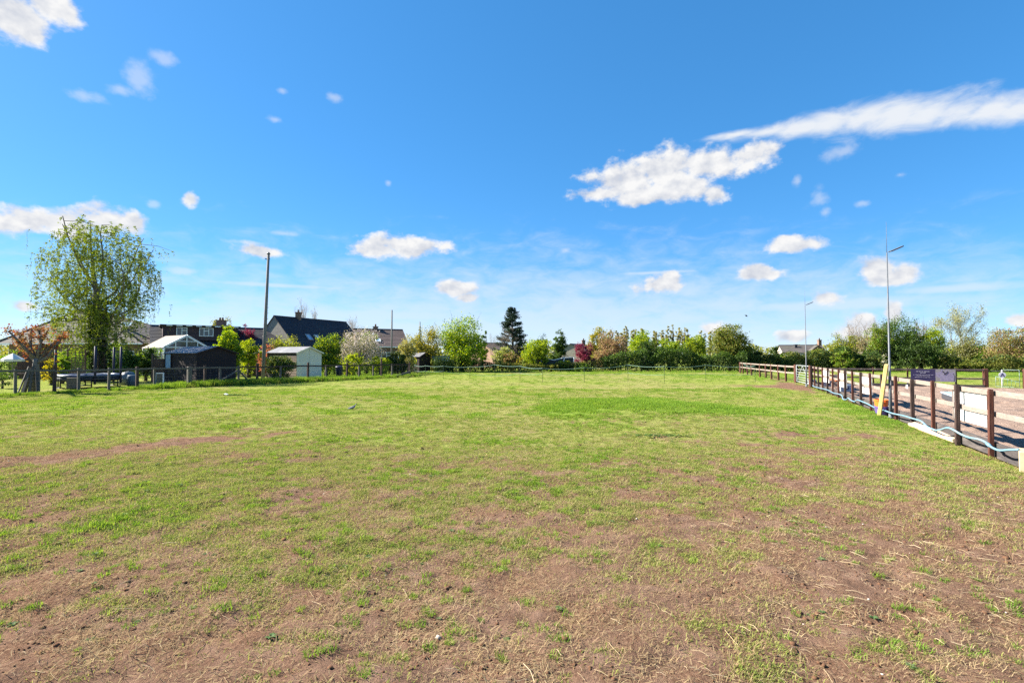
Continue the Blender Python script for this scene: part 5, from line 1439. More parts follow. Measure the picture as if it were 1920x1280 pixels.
# bungalow behind the birch: hipped grey roof
def bungalow():
    d0, d1 = 52.0, 64.0
    zl = 2.95; zr = 6.85
    a = Vector((at(-12, 640, d0).x, d0, zl)); b = Vector((at(268, 640, d0).x, d0, zl)); c_ = Vector((b.x + 2, d1, zl)); e = Vector((a.x + 2, d1, zl))
    r0 = at(150, 640, 57.5); r1 = at(182, 640, 57.5); r0 = Vector((r0.x, 57.5, zr)); r1 = Vector((r1.x, 57.5, zr))
    th = thing('bungalow', (a + c_)/2 - Vector((0, 0, zl)), 'grey roofed bungalow half hidden behind the birch', 'house')
    MB().box(((a.x + b.x)/2 + .5, 58.1, zl/2 - .02), (b.x - a.x - 1.0, 11.0, zl)).build('wall', BRICKW, th)
    MB().laps(a, b, r1, r0, 22, .03).build('roof', TILE_GREY, th)
    MB().laps(b, c_, r1, r1 + Vector((0, .02, 0)), 22, .03).build('roof', TILE_GREY, th)
    MB().laps(e, a, r0, r0 + Vector((0, .02, 0)), 22, .03).build('roof', TILE_GREY, th)
    MB().laps(c_, e, r0, r1, 22, .03).build('roof', TILE_GREY, th)
    mb = MB()
    for p_, q_ in ((a, r0), (b, r1), (r0, r1)): mb.tube([p_ + Zv*.05, q_ + Zv*.05], .09, 6)
    mb.build('ridge', TILE_GREY, th)
    MB().beam(a + Vector((0, -.05, -.02)), b + Vector((0, -.05, -.02)), .12, .12).build('gutter', UPVC, th)
    up = (r0 - a.lerp(b, .5)); up = Vector((0, 5.5, zr - zl)).normalized(); nr_ = Vector((0, -up.z, up.y))
    for px, py, w, h in ((130, 597, .8, 1.1), (237, 609, 1.3, .9)):
        r_ = ray(px, py); q0 = Vector((0, 0, CAM_H)); tt = (a - q0).dot(nr_)/r_.dot(nr_); q = q0 + r_*tt
        window(th, q + nr_*.09, Vector((1, 0, 0)), up, nr_, w, h, 1, 'skylight', False, LEAD, GLASSP, .07)
    for px in (60, 215, 240):
        q = at(px, 655, 52.55); window(th, Vector((q.x, 52.56, 1.6)), Vector((1, 0, 0)), Zv, Vector((0, -1, 0)), 1.3, 1.2)
bungalow()

# dormer house
def dormer_house():
    u = Vector((.81, .586, 0)); n_ = Vector((.586, -.81, 0))
    p0 = at(298, 640, 52); p0 = Vector((p0.x, 52, 0))
    A = p0 - n_*3.4 - u*.5; Bp = A + u*11.5
    th, A, u_, v, L_, slope = gable('dormer_house', 'dark tiled house with a long flat dormer and two white windows', 'house', A, Bp, 4.6, 2.5, 4.95, BRICKW, TILE_DARK, 16)
    zt = 4.80; zb = 3.35; f0, f1 = .3, 7.1
    q = p0
    MB().prism([q + u*f0 + Zv*zb, q + u*f1 + Zv*zb, q + u*f1 + Zv*zt, q + u*f0 + Zv*zt], -n_*3.2).build('dormer_wall', HUNG, th)
    mb = MB(); mb.laps(q + u*f0 + n_*.02 + Zv*zb, q + u*f1 + n_*.02 + Zv*zb, q + u*f1 + n_*.02 + Zv*zt, q + u*f0 + n_*.02 + Zv*zt, 9, .025); mb.build('tile_hanging', HUNG, th)
    MB().prism([q + u*(f0-.25) + n_*.35 + Zv*zt, q + u*(f1+.25) + n_*.35 + Zv*zt, q + u*(f1+.25) + n_*.35 + Zv*(zt+.12), q + u*(f0-.25) + n_*.35 + Zv*(zt+.12)], -n_*3.7).build('flat_roof', surf('dormer_flat_roof', (.05, .045, .05), None, .8), th)
    for k in range(8):
        c = q + u*(f0 + .55 + k*.86) + n_*.365 + Zv*(zt + .03); MB().frame(c, u, n_, Zv, (.26, .012, .055)).build('soffit_vent', UPVC, th)
    for px, w, cols in ((341, .95, 2), (387, 1.3, 3)):
        r_ = ray(px, 622); o_ = Vector((0, 0, CAM_H)); t_ = (q + n_*.06 - o_).dot(n_)/r_.dot(n_); c = o_ + r_*t_
        window(th, Vector((c.x, c.y, 4.22)), u, Zv, n_, w, .88, cols)
    c = A + u*6.4; chimney(th, (c.x, c.y), .75, 4.6, 5.75, BRICKW, 2)
dormer_house()

# stone house with the long slate roof, and the brown roofed one beside it
th, A, u, v, L_, slope = gable('stone_house', 'stone house with long steep slate roof and small chimney', 'house', (-27.9, 60), (-23.1, 71), 3.5, 2.8, 6.4, STONEW, TILE_DARK, 20, .12)
c = A + u*3.6; chimney(th, (c.x, c.y), .55, 5.9, 7.1, BRICKW)
for fa in (.25, .36):
    p_ = slope(1, fa, .33); upv = (slope(1, fa, 1) - slope(1, fa, 0)).normalized(); nr_ = u.cross(upv).normalized(); nr_ = nr_ if nr_.z > 0 else -nr_
    window(th, p_ + nr_*.09, u, upv, nr_, .75, 1.0, 1, 'skylight', False, LEAD, GLASSP, .08)
th, A, u, v, L_, slope = gable('tiled_house', 'brown tiled house with a white skylight behind the thin far pole', 'house', (-20.0, 65), (-14.6, 67.4), 4.2, 2.9, 5.15, BRICKW, TILE_BROWN, 13, .2)
c = A + u*2.6; chimney(th, (c.x, c.y), .5, 4.9, 5.5, BRICKW)
p_ = slope(1, .42, .34); upv = (slope(1, .4, 1) - slope(1, .4, 0)).normalized(); nr_ = u.cross(upv).normalized(); nr_ = nr_ if nr_.z > 0 else -nr_
window(th, p_ + nr_*.08, u, upv, nr_, .6, .8, 1, 'skylight', False, UPVC, GLASSP, .08)
MB().lathe(slope(1, .36, .62) + nr_*.04, [(.1, 0), (.1, .22), (.04, .3)], 8).build('roof_vent', UPVC, th)
MB().beam(slope(1, 0, 0) + v*.06, slope(1, 1, 0) + v*.06, .12, .12).build('gutter', UPVC, th)
for k in (.25, .55, .8): window(th, A + u*L_*k + v*4.23 + Zv*1.6, u, Zv, v, 1.2, 1.1)
th, A, u, v, L_, slope = gable('far_house', 'brown roofed bungalow showing between the bright tree and the conifer', 'house', (at(905, 650, 78).x, 78), (at(948, 650, 80).x, 80), 4, 2.3, 3.7, BRICKW, TILE_BROWN, 10, .2)
th, A, u, v, L_, slope = gable('far_house', 'small grey gabled house left of the dark red shrub', 'house', (at(1070, 650, 84).x, 84), (at(1100, 650, 92).x, 92), 3.2, 2.3, 3.7, STONEW, TILE_DARK, 10, .15)
c = A + u*7; chimney(th, (c.x, c.y), .55, 3.4, 4.5, BRICKW)
th, A, u, v, L_, slope = gable('far_house', 'grey roofed house above the hedge left of the hawthorns', 'house', (at(1462, 650, 92).x, 92), (at(1538, 650, 90).x, 90), 3.6, 2.35, 3.65, RENDERW, TILE_GREY, 9, .2)
q = A + u*5.0
MB().prism([q - u*1.5 + v*3.3 + Zv*0, q + u*1.5 + v*3.3, q + u*1.5 + v*3.3 + Zv*2.2, q + v*3.3 + Zv*3.45, q - u*1.5 + v*3.3 + Zv*2.2], v*1.5).build('porch_wall', BRICKW, th)
for s in (-1, 1):
    a0, b0 = q + u*(s*1.7) + v*4.95 + Zv*2.08, q + u*(s*1.7) + v*2.5 + Zv*2.08
    a1, b1 = q + v*4.95 + Zv*3.55, q + v*2.5 + Zv*3.55
    if s > 0: a0, b0, a1, b1 = a0, b0, a1, b1
    else: a0, b0, a1, b1 = b0, a0, b1, a1
    MB().laps(a0, b0, b1, a1, 6, .03).build('porch_roof', TILE_GREY, th)
window(th, A + u*2.6 + v*3.64 + Zv*1.75, u, Zv, v, 1.3, .9)
c = A + u*L_*.98; chimney(th, (c.x, c.y), .5, 3.3, 4.55, BRICKW)
c = A + u*2.3 + v*1.2; chimney(th, (c.x, c.y), .4, 3.0, 3.75, TILE_DARK, 0)
th, A, u, v, L_, slope = gable('far_house', 'pale gabled house glimpsed behind the thin hawthorn left of the lamp post', 'house', (at(1628, 650, 96).x, 96), (at(1640, 650, 104).x, 104), 3.0, 3.3, 5.2, RENDERW, TILE_BROWN, 9, .15)

# conservatory
def conservatory():
    u = Vector((.5445, .8387, 0)); n_ = Vector((.8387, -.5445, 0))
    g = at(350, 648, 44.0); apex = Vector((g.x, 44.0, 0)); zr = at(350, 629, 44).z; ze = zr - 1.0; hw = 1.75
    th = thing('conservatory', apex - n_*1.8, 'white framed conservatory with tan roof and glazed gable behind the black shed', 'conservatory')
    bk = -n_*3.9
    L0, R0 = apex - u*hw, apex + u*hw
    mb = MB()
    for a_, b_, w in ((L0 + Zv*ze, apex + Zv*zr, .16), (R0 + Zv*ze, apex + Zv*zr, .16), (L0 + Zv*(ze - .02), R0 + Zv*(ze - .02), .1), (L0 - u*.0, L0 + Zv*ze, .12), (R0, R0 + Zv*ze, .12)):
        mb.beam(a_, b_, .1, w, up=Zv if abs((b_-a_).normalized().z) < .9 else u)
    for f in (-.5, 0, .5): mb.beam(apex + u*hw*f, apex + u*hw*f + Zv*(zr - (zr - ze)*abs(f) - .05), .08, .07, up=u)
    mb.beam(L0 + u*.5*hw + Zv*(ze + .5), R0 - u*.5*hw + Zv*(ze + .5), .07, .06)
    mb.build('gable_frame', UPVC, th)
    MB().prism([L0 - n_*.05, R0 - n_*.05, R0 - n_*.05 + Zv*ze, apex - n_*.05 + Zv*(zr - .05), L0 - n_*.05 + Zv*ze], -n_*.02).build('gable_glass', GLASSD, th)
    s0, s1 = L0 - u*.12 + Zv*(ze - .07), L0 - u*.12 + bk + Zv*(ze - .07)
    mb = MB(); mb.sheet([s1, s0, apex + Zv*(zr + .05), apex + bk + Zv*(zr + .05)], .04); mb.build('roof', POLYC, th)
    s0, s1 = R0 + u*.12 + Zv*(ze - .07), R0 + u*.12 + bk + Zv*(ze - .07)
    mb = MB(); mb.sheet([s0, s1, apex + bk + Zv*(zr + .05), apex + Zv*(zr + .05)], .04); mb.build('roof', POLYC, th)
    mb = MB()
    for k in range(6):
        f = k/5; mb.beam(L0 + bk*f, L0 + bk*f + Zv*ze, .07, .07, up=u)
    mb.beam(L0 + Zv*(ze - .04), L0 + bk + Zv*(ze - .04), .09, .1); mb.beam(L0 + Zv*.9, L0 + bk + Zv*.9, .08, .08)
    mb.build('side_frame', UPVC, th)
    MB().prism([L0 + u*.03, L0 + bk + u*.03, L0 + bk + u*.03 + Zv*ze, L0 + u*.03 + Zv*ze], u*.02).build('side_glass', GLASSD, th)
conservatory()

# sheds in line with the garden fence
GF = Vector((.5445, .8387, 0)); GN = Vector((.8387, -.5445, 0))     # along the fence, towards the paddock
def shed(name, label, F1, wid, length, eave, ridge, front, side, roof, win, ncl, doors=False):
    F1 = Vector((F1[0], F1[1], 0)); A = F1 + GF*(wid/2); u = -GN; hw = wid/2; over = .12
    th = thing(name, A + u*length/2, label, 'shed')
    P = [A - GF*hw, A + GF*hw, A + GF*hw + Zv*eave, A + Zv*(ridge - .03), A - GF*hw + Zv*eave]
    MB().prism([p_ - GN*.02 for p_ in P], u*(length - .04)).build('wall', side, th)
    mb = MB(); n = ncl
    for i in range(n):                                    # lapped gable boards
        z0, z1 = ridge*i/n, ridge*(i + 1)/n
        def half(z): return hw if z <= eave else max(.02, hw*(ridge - z)/(ridge - eave))
        h0, h1 = half(z0), half(min(z1, ridge - .02))
        mb.laps(A - GF*h0 + Zv*z0, A + GF*h0 + Zv*z0, A + GF*h1 + Zv*min(z1, ridge - .02), A - GF*h1 + Zv*min(z1, ridge - .02), 1, .018)
    mb.build('gable_boards', front, th)
    mb = MB(); q = A - GF*(hw + .0)
    mb.laps(q + u*length, q + Zv*0, q + Zv*eave, q + u*length + Zv*eave, max(6, int(n*eave/ridge)), .018); mb.build('side_boards', side, th)
    k = (ridge - eave)/hw
    for s in (-1, 1):
        e0 = A + GF*(s*(hw + over)) + GN*over + Zv*(eave - over*k + .02); e1 = e0 + u*(length + 2*over); t0 = A + GN*over + Zv*(ridge + .02); t1 = t0 + u*(length + 2*over)
        poly = [e0, e1, t1, t0]
        if (e1 - e0).cross(t0 - e0).z < 0: poly = [e1, e0, t0, t1]
        MB().sheet(poly, .03).build('roof', roof, th)
    mb = MB()
    for s in (-1, 1): mb.beam(A + GN*(over + .015) + GF*(s*(hw + over)) + Zv*(eave - over*k - .03), A + GN*(over + .015) + Zv*(ridge - .02), .02, .09)
    mb.build('barge_board', front, th)
    if win:
        c = A - GF*(hw + .03) + u*(length*win[0]) + Zv*win[1]
        window(th, c, -u, Zv, -GF, win[2], win[3], 1, 'window', False, UPVC if win[4] else front, GLASSP, .05)  # whitish reflection put into the pale pane colour
    if doors:
        MB().beam(A + GN*.03 + Zv*.05, A + GN*.03 + Zv*(ridge - .2), .02, .04, up=GF).build('door_strip', front, th)
    return th
f1 = at(369, 690, 30.6)
shed('black_shed', 'black stained timber shed with felt roof behind the garden fence', (f1.x, 30.6), 2.35, 4.0, 1.88, 2.27, BLACKW, BLACKW, FELT, (.88, 1.36, .85, .98, False), 15)
f1 = at(556, 690, 38.0)
shed('cream_shed', 'cream boarded shed with grey roof behind the garden fence', (f1.x, 38.0), 2.15, 3.8, 1.96, 2.38, CREAMW, SHADW, FELT, None, 13, True)
f1 = at(470, 690, 43.0)
shed('grey_shed', 'low grey roofed shed behind the tall utility pole', (f1.x, 43.0), 2.2, 2.6, 1.75, 2.15, SHADW, SHADW, FELT, None, 10)
f1 = at(786, 690, 53.5)
shed('tool_shed', 'small dark shed left of the glass house at the back of the gardens', (f1.x, 53.5), 1.7, 1.8, 1.65, 2.05, BLACKW, BLACKW, FELT, None, 9)
def glasshouse():
    a = at(816, 690, 55.5); b = at(850, 690, 57.0); a.z = b.z = 0
    u = (b - a).normalized(); n_ = Vector((u.y, -u.x, 0)); n_ = n_ if n_.y < 0 else -n_
    th = thing('glass_house', (a + b)/2, 'small glass house with pale shining roof beside the dark shed', 'greenhouse')
    L_ = (b - a).length; ze, zr = 1.05, 1.72; hw = 1.0
    A = a - n_*hw
    mb = MB(); k = 5
    for i in range(k + 1):
        f = u*(L_*i/k); mb.beam(A + n_*hw + f, A + n_*hw + f + Zv*ze, .04, .04, up=u); mb.beam(A + n_*hw + f + Zv*ze, A + f + Zv*zr, .04, .04); mb.beam(A - n_*hw + f + Zv*ze, A + f + Zv*zr, .04, .04)
    mb.beam(A + Zv*zr, A + u*L_ + Zv*zr, .05, .05); mb.beam(A + n_*hw + Zv*ze, A + n_*hw + u*L_ + Zv*ze, .05, .05)
    mb.build('frame', GALV2, th)
    gls = glassmat('green_house_glass', (.42, .50, .55), .1)
    for i in range(k):
        f0, f1 = u*(L_*i/k + .02), u*(L_*(i+1)/k - .02)
        MB().sheet([A + n_*(hw - .01) + f0 + Zv*(ze + .02), A + n_*(hw - .01) + f1 + Zv*(ze + .02), A + f1 + Zv*zr, A + f0 + Zv*zr], .006).build('roof_pane', gls, th)
        MB().sheet([A + n_*hw + f0, A + n_*hw + f1, A + n_*hw + f1 + Zv*ze, A + n_*hw + f0 + Zv*ze], .006).build('wall_pane', GLASSD, th)
glasshouse()

# ------------------------------------------------------------------ garden fence with stock netting
GF0 = Vector((-20.5, 22.9, 0))
def lf(px):
    r_ = ray(px, 690); k = r_.x/r_.y
    t = (GF0.x - k*GF0.y)/(k*GF.y - GF.x)
    return GF0 + GF*t
gfence = thing('garden_fence', GF0, 'old post and rail fence with wire netting along the left gardens', 'fence')
PST = [(-95, 1.1, 0), (-20, 1.15, 0), (30, 1.1, 0), (102, 1.30, 2), (149, 1.12, 1), (204, 1.10, 1), (257, 1.14, 2), (291, 1.08, 1), (355, 1.10, 3), (385, 1.16, 2), (413, 1.0, 1), (447, 1.12, 1), (483, 1.24, 2), (525, 1.05, 1), (577, 1.25, 2), (611, 1.05, 1), (650, 1.20, 2), (673, 1.05, 1), (700, 1.05, 1), (716, 1.5, 2), (735, 1.05, 1), (768, 1.15, 2)]
GREYP = surf('grey_post_wood', (.135, .122, .108), (.075, .068, .06), .9, 6, bump=.004, stretch=(5, 5, 1))
DARKP = surf('dark_post_wood', (.075, .045, .04), (.035, .024, .022), .9, 6, bump=.004, stretch=(5, 5, 1))
gz = lambda q: float(ground_h(np.array([q.x]), np.array([q.y]))[0])
for px, h, k in PST:
    q = lf(px) + Vector((rr.uniform(-.03, .03), 0, 0)); w = {0: .10, 1: .10, 2: .12, 3: .2}[k]
    MB().chbeam(q + Vector((0, 0, -.15)), q + Vector((rr.uniform(-.03, .03), 0, h)), w, w, .015, up=GN).build('post', DARKP if k == 2 else GREYP, gfence)
for a_, b_ in zip(PST[:-1], PST[1:]):
    if b_[0] - a_[0] < 20 and a_[0] > 700: pass
    p_, q_ = lf(a_[0]), lf(b_[0])
    MB().chbeam(p_ + GN*.075 + Zv*(1.02 + rr.uniform(-.03, .02)), q_ + GN*.075 + Zv*(1.02 + rr.uniform(-.03, .02)), .035, .085, .004).build('rail', GREYP if a_[0] < 440 else DARKP, gfence)
mb = MB(); p_, q_ = lf(447), lf(438); p2 = lf(470)
mb.beam(p_ + Zv*.85, q_ - GF*1.2 + Zv*.02, .08, .07); mb.beam(p_ + Zv*.85, p2 + Zv*.02 + GN*.1, .08, .07); mb.build('brace', GREYP, gfence)
mb = MB(); a_, b_ = lf(-95), lf(768); Lw = (b_ - a_).length
WIRE = surf('net_wire', (.20, .20, .20), None, .5, metal=.6)
for z in (.12, .27, .42, .58, .74, .90): mb.tube([a_ + GN*.062 + Zv*z, b_ + GN*.062 + Zv*z], .0022, 3, False, False)
k = int(Lw/.3)
for i in range(k): q = a_.lerp(b_, i/k) + GN*.062; mb.tube([q + Zv*.05, q + Zv*.92], .0018, 3, False, False)
mb.build('wire_netting', WIRE, gfence)
th = thing('fallen_plank', gp(757, 706), 'grey plank propped against the last post of the garden fence', 'plank')
q = lf(768); MB().chbeam(q + GN*.12 + Zv*.42, q - GF*1.9 + GN*.25 + Zv*.05, .05, .16, .005).build('plank', GREYP, th)

# rank grass along that fence
VERGE = [blade_clump('rank_grass', 60, .20, .15, .42, .014, .45, GRASS_B, 80 + k) for k in range(3)] + [blade_clump('rank_mixed', 60, .22, .12, .34, .014, .6, GRASS_A, 90 + k) for k in range(2)] + [leaf_rosette('dock', 14, .22, .08, WEED, 95)]
n = 5200; t = rg.uniform(-8, Lw + .5, n); w = rg.normal(.0, .32, n)
q = np.array(a_)[None] + np.array(GF)[None]*t[:, None] + np.array(GN)[None]*w[:, None]
dens = fbm(t, w, .35, 3, 900); keep = (rg.uniform(0, 1, n) < sstep(dens, .3, .55) + .25); q = q[keep]; n = len(q)
pxs = 960 + 960*q[:, 0]/q[:, 1]
sc_ = rg.uniform(.45, 1.0, n)*np.interp(pxs, [100, 250, 330, 560, 700, 780], [.5, .65, 1.15, 1.3, .9, .9])
q[:, 2] = ground_h(q[:, 0], q[:, 1])
nearx = []
for (x0_, y0_, x1_, y1_, m_, wd, s0) in ((9.0, 10.9, 11.0, 16.0, 320, .14, .27), (7.4, 7.2, 9.0, 10.9, 70, .1, .22), (10.4, 15.0, 12.4, 20.0, 120, .2, .35)):
    f = rg.uniform(0, 1, m_)**.9; base_ = np.stack([x0_ + (x1_-x0_)*f, y0_ + (y1_-y0_)*f, 0*f], -1)
    s_now = fence_side(base_[:, 0], base_[:, 1]); off = -(np.abs(rg.normal(.12, wd, m_)) + .16) - s_now
    base_ += np.array(FN)[None]*off[:, None]; base_[:, 2] = ground_h(base_[:, 0], base_[:, 1])
    kp = rg.uniform(0, 1, m_) < sstep(fbm(base_[:, 0], base_[:, 1], 1.2, 2, 930), .35, .6)
    nearx.append((base_[kp], np.full(kp.sum(), s0)*rg.uniform(.35, 1, kp.sum())))
n2 = 420; fx = rg.uniform(0, 1, n2); hx = np.stack([np.interp(fx, [0, .3, .6, 1], [at(790, 660, 52.5).x, at(930, 660, 54).x, at(1130, 660, 55).x, at(1400, 660, 54).x]), np.interp(fx, [0, .3, .6, 1], [52.5, 54, 55.3, 54.3]) + rg.normal(0, .3, n2), 0*fx], -1)
hx[:, 2] = ground_h(hx[:, 0], hx[:, 1])
allp = np.concatenate([q, hx] + [b[0] for b in nearx]); alls = np.concatenate([sc_, rg.uniform(.4, .9, n2)] + [b[1] for b in nearx]); n = len(allp)
o = scatter('rank_grass', allp, rg.uniform(0, 6.28, n), alls, rg.choice(6, n, p=[.24, .22, .2, .15, .14, .05]), VERGE)
tag(o, 'taller rank grass and weeds along the fences', 'grass')

# ------------------------------------------------------------------ poles
POLEM = surf('weathered_pole_wood', (.21, .20, .19), (.13, .125, .118), .9, 6, stretch=(5, 5, .5), bump=.004)
def upole(px0, py0, px1, py1, d, r0, r1, label, cap):
    b = at(px0, 690, d); b.z = 0; t = at(px1, py1, d)
    th = thing('utility_pole', b, label, 'pole')
    m_ = b.lerp(t, .5)
    MB().tube([b - Zv*.2, m_, t], [r0, (r0 + r1)/2, r1], 12).build('shaft', POLEM, th)
    if cap:
        MB().lathe(t - Zv*.02, [(r1 + .03, 0), (r1 + .03, .05), (.04, .14)], 12).build('cap', GALV, th)
        mb = MB(); mb.beam(t - Zv*.35 + Vector((-.22, 0, 0)), t - Zv*.35 + Vector((.1, 0, 0)), .06, .06); mb.build('bracket', GALV, th)
        for k in range(6): MB().tube([b.lerp(t, .35 + k*.045) + Vector((-.18, 0, 0)), b.lerp(t, .35 + k*.045) + Vector((.18, 0, 0))], .012, 5).build('step_peg', GALV, th)
upole(493, 713, 503.5, 476, 35.3, .125, .085, 'tall leaning grey wooden utility pole behind the garden fence', True)
upole(734, 690, 735, 581, 58, .11, .07, 'thin distant wooden pole in front of the brown tiled roof', False)
b = at(787, 690, 57.5); b.z = 0; th = thing('ivy_post', b, 'slim ivy clad post rising out of the yellow green tree', 'post')
MB().tube([b, Vector((b.x, b.y, at(787, 603, 57.5).z))], [.09, .05], 8).build('post_shaft', POLEM, th)
r = np.random.default_rng(3); n = 500; z = r.uniform(1, at(787, 612, 57.5).z, n)
leaves('ivy', np.stack([b.x + r.normal(0, .16, n)*(1.3 - z/6), b.y + r.normal(0, .16, n), z], -1), .14, LEAF['olive'], r, th, b)

# ------------------------------------------------------------------ things in the left garden
def trampoline():
    d = 27.6; c = at(166, 702, d); rad = 1.42; z = c.z; c = Vector((c.x, c.y, 0))
    th = thing('trampoline', c, 'round trampoline with blue pad and dark padded poles in the left garden', 'trampoline')
    n = 40; mb = MB(); rings = []
    for (rr_, zz) in ((rad - .3, z), (rad - .15, z + .04), (rad, z), (rad - .02, z - .10), (rad - .28, z - .02)):
        rings.append([c + Vector((math.cos(2*math.pi*k/n)*rr_, math.sin(2*math.pi*k/n)*rr_, zz + .012*math.sin(k*1.9))) for k in range(n)])
    vs = [p_ for r_ in rings for p_ in r_]; fs = []
    for j in range(5):
        for k in range(n): fs.append((j*n + k, j*n + (k+1) % n, ((j+1) % 5)*n + (k+1) % n, ((j+1) % 5)*n + k))
    mb.add(vs, fs, True); mb.build('pad', surf('trampoline_pad', (.05, .08, .16), (.04, .06, .12), .4, 6, dirt=(.14, .18, .24)), th)
    DK = surf('trampoline_dark', (.018, .020, .030), None, .6)
    MB().lathe(c, [(rad - .29, z - .02), (rad - .29, z - .01), (.05, z - .02)], n).build('jump_mat', DK, th)
    MB().lathe(c, [(rad - .05, z - .32), (rad - .03, z - .08)], n).build('skirt', DK, th)
    for k in range(6):
        an = 2*math.pi*k/6 + .26; q = c + Vector((math.cos(an), math.sin(an), 0))*(rad - .06)
        MB().tube([q + Zv*(z - .05), q + Zv*.03], .03, 8).build('leg', DK, th)
        t_ = Vector((-math.sin(an), math.cos(an), 0)); MB().tube([q - t_*.3 + Zv*.03, q + t_*.3 + Zv*.03], .025, 8).build('foot', DK, th)
    for an in (200, 320, 80, 20):
        q = c + Vector((math.cos(R(an)), math.sin(R(an)), 0))*(rad + .02)
        MB().tube([q + Zv*.2, q + Zv*2.18], .055, 10).build('net_pole', surf('pole_foam_%d' % an, (.022, .024, .055), None, .7), th)
trampoline()
q = gp(137, 724); q = at(138, 724, 26.2); q.z = 0
th = thing('planter_box', q, 'weathered wooden box in front of the trampoline', 'box')
for k in range(4): MB().box(q + Vector((0, 0, .10 + k*.135)), (.72, .5, .125), math.atan2(GF.y, GF.x) + 1.2).build('board', GREYP, th)
q = at(249, 715, 28.6); q.z = 0
th = thing('water_barrel', q, 'blue grey water barrel behind the garden fence', 'barrel')
MB().lathe(q, [(.24, 0), (.28, .2), (.28, .42), (.25, .58), (.24, .6), (.20, .61)], 18).build('barrel_body', surf('barrel_blue', (.06, .10, .14), None, .5), th)
MB().lathe(q + Zv*.22, [(.285, 0), (.292, .02), (.285, .04)], 18).build('hoop', surf('barrel_hoop', (.04, .07, .10), None, .5), th)
q = at(240, 712, 30); q.z = 0
th = thing('garden_cloche', q, 'grey domed cover behind the blue grey barrel', 'cover')
MB().lathe(q, [(.42, 0), (.42, .35), (.38, .55), (.25, .72), (.02, .80)], 18).build('dome', surf('cloche_grey', (.16, .18, .19), None, .4), th)
MB().lathe(q + Zv*.33, [(.435, 0), (.435, .03)], 18).build('rim', GALV, th)
q = at(299, 722, 29.2); q.z = 0
th = thing('leaning_panel', q, 'white framed panel leaning beside the black shed', 'frame')
window(th, q + Zv*.36, Vector((.95, .3, 0)), Vector((0, 0, 1)), Vector((.3, -.95, 0)), .42, .72, 1, 'frame_rim', False, UPVC, GLASSD, .045)
MB().beam(q + Vector((.1, .1, .6)), q + Vector((.16, .45, .0)), .03, .03).build('prop', GREYP, th)
def parasol():
    d = 36; c = at(24, 675, d); c.z = 0; zt = at(24, 662, d).z
    th = thing('parasol', c, 'white parasol open over a dark seating corner at far left', 'parasol')
    mb = MB(); n = 8; rad = .62; vs = [c + Zv*zt]
    for k in range(n): vs.append(c + Vector((math.cos(2*math.pi*k/n)*rad, math.sin(2*math.pi*k/n)*rad, zt - .42)))
    for k in range(n): vs.append(c + Vector((math.cos(2*math.pi*k/n)*rad, math.sin(2*math.pi*k/n)*rad, zt - .58)))
    mb.add(vs, [(0, 1 + k, 1 + (k+1) % n) for k in range(n)] + [(1 + k, 1 + n + k, 1 + n + (k+1) % n, 1 + (k+1) % n) for k in range(n)])
    mb.build('canopy', surf('parasol_cloth', (.72, .70, .70), (.62, .60, .60), .8, 3), th)
    MB().tube([c, c + Zv*(zt - .02)], .025, 8).build('parasol_pole', POLEM, th)
    th2 = thing('garden_bench', c + Vector((0, .6, 0)), 'dark garden bench under the white parasol', 'bench')
    q = c + Vector((.1, .7, 0))
    for z, y_, h, dd_ in ((.42, 0, .06, .5),): MB().box(q + Vector((0, y_, z)), (1.7, dd_, h)).build('seat', DARKP, th2)
    for k in range(3): MB().box(q + Vector((0, .25, .58 + k*.14)), (1.7, .04, .11)).build('back_slat', DARKP, th2)
    for s in (-.78, .78):
        for y_ in (-.2, .22): MB().box(q + Vector((s, y_, .2)), (.07, .07, .4)).build('leg', DARKP, th2)
    MB().box(q + Vector((-.0, .9, 1.0)), (2.6, .08, 2.0)).build('screen', DARKP, thing('timber_screen', q + Vector((0, .9, 0)), 'dark timber screen behind the parasol at far left', 'screen'))
parasol()
def trellis(px0, px1, ytop, d, label, lat):
    a = at(px0, 690, d); b = at(px1, 690, d + .6); a.z = b.z = 0; zt = at(px0, ytop, d).z
    th = thing('trellis_fence', (a + b)/2, label, 'fence'); u = (b - a).normalized(); L_ = (b - a).length
    BR = surf('trellis_wood_%d' % px0, (.19, .11, .075), (.13, .075, .05), .85, 6, stretch=(4, 4, 1))
    zp = zt - lat
    nb = max(2, int(L_/.15))
    for k in range(nb): MB().beam(a + u*(L_*(k + .5)/nb) + Zv*.05, a + u*(L_*(k + .5)/nb) + Zv*zp, .02, L_/nb*.95, up=u).build('board', BR, th)
    mb = MB()
    for k in range(int(L_/.18) + 1): mb.beam(a + u*(k*.18) + Zv*zp, a + u*(k*.18) + Zv*zt, .02, .035, up=u)
    for k in range(max(2, int(lat/.16) + 1)): mb.beam(a + Zv*(zp + k*.16) + Vector((0, -.02, 0)), b + Zv*(zp + k*.16) + Vector((0, -.02, 0)), .02, .035)
    mb.build('lattice', BR, th)
    for q in (a, b): MB().beam(q - u*0 + Zv*0 - Vector((0, .03, 0)), q + Zv*(zt + .05) - Vector((0, .03, 0)), .09, .09, up=u).build('post', BR, th)
trellis(286, 311, 664, 33.5, 'brown fence panel with lattice top left of the black shed', .32)
trellis(127, 160, 656, 32.5, 'timber lattice panel behind the trampoline', 1.3)
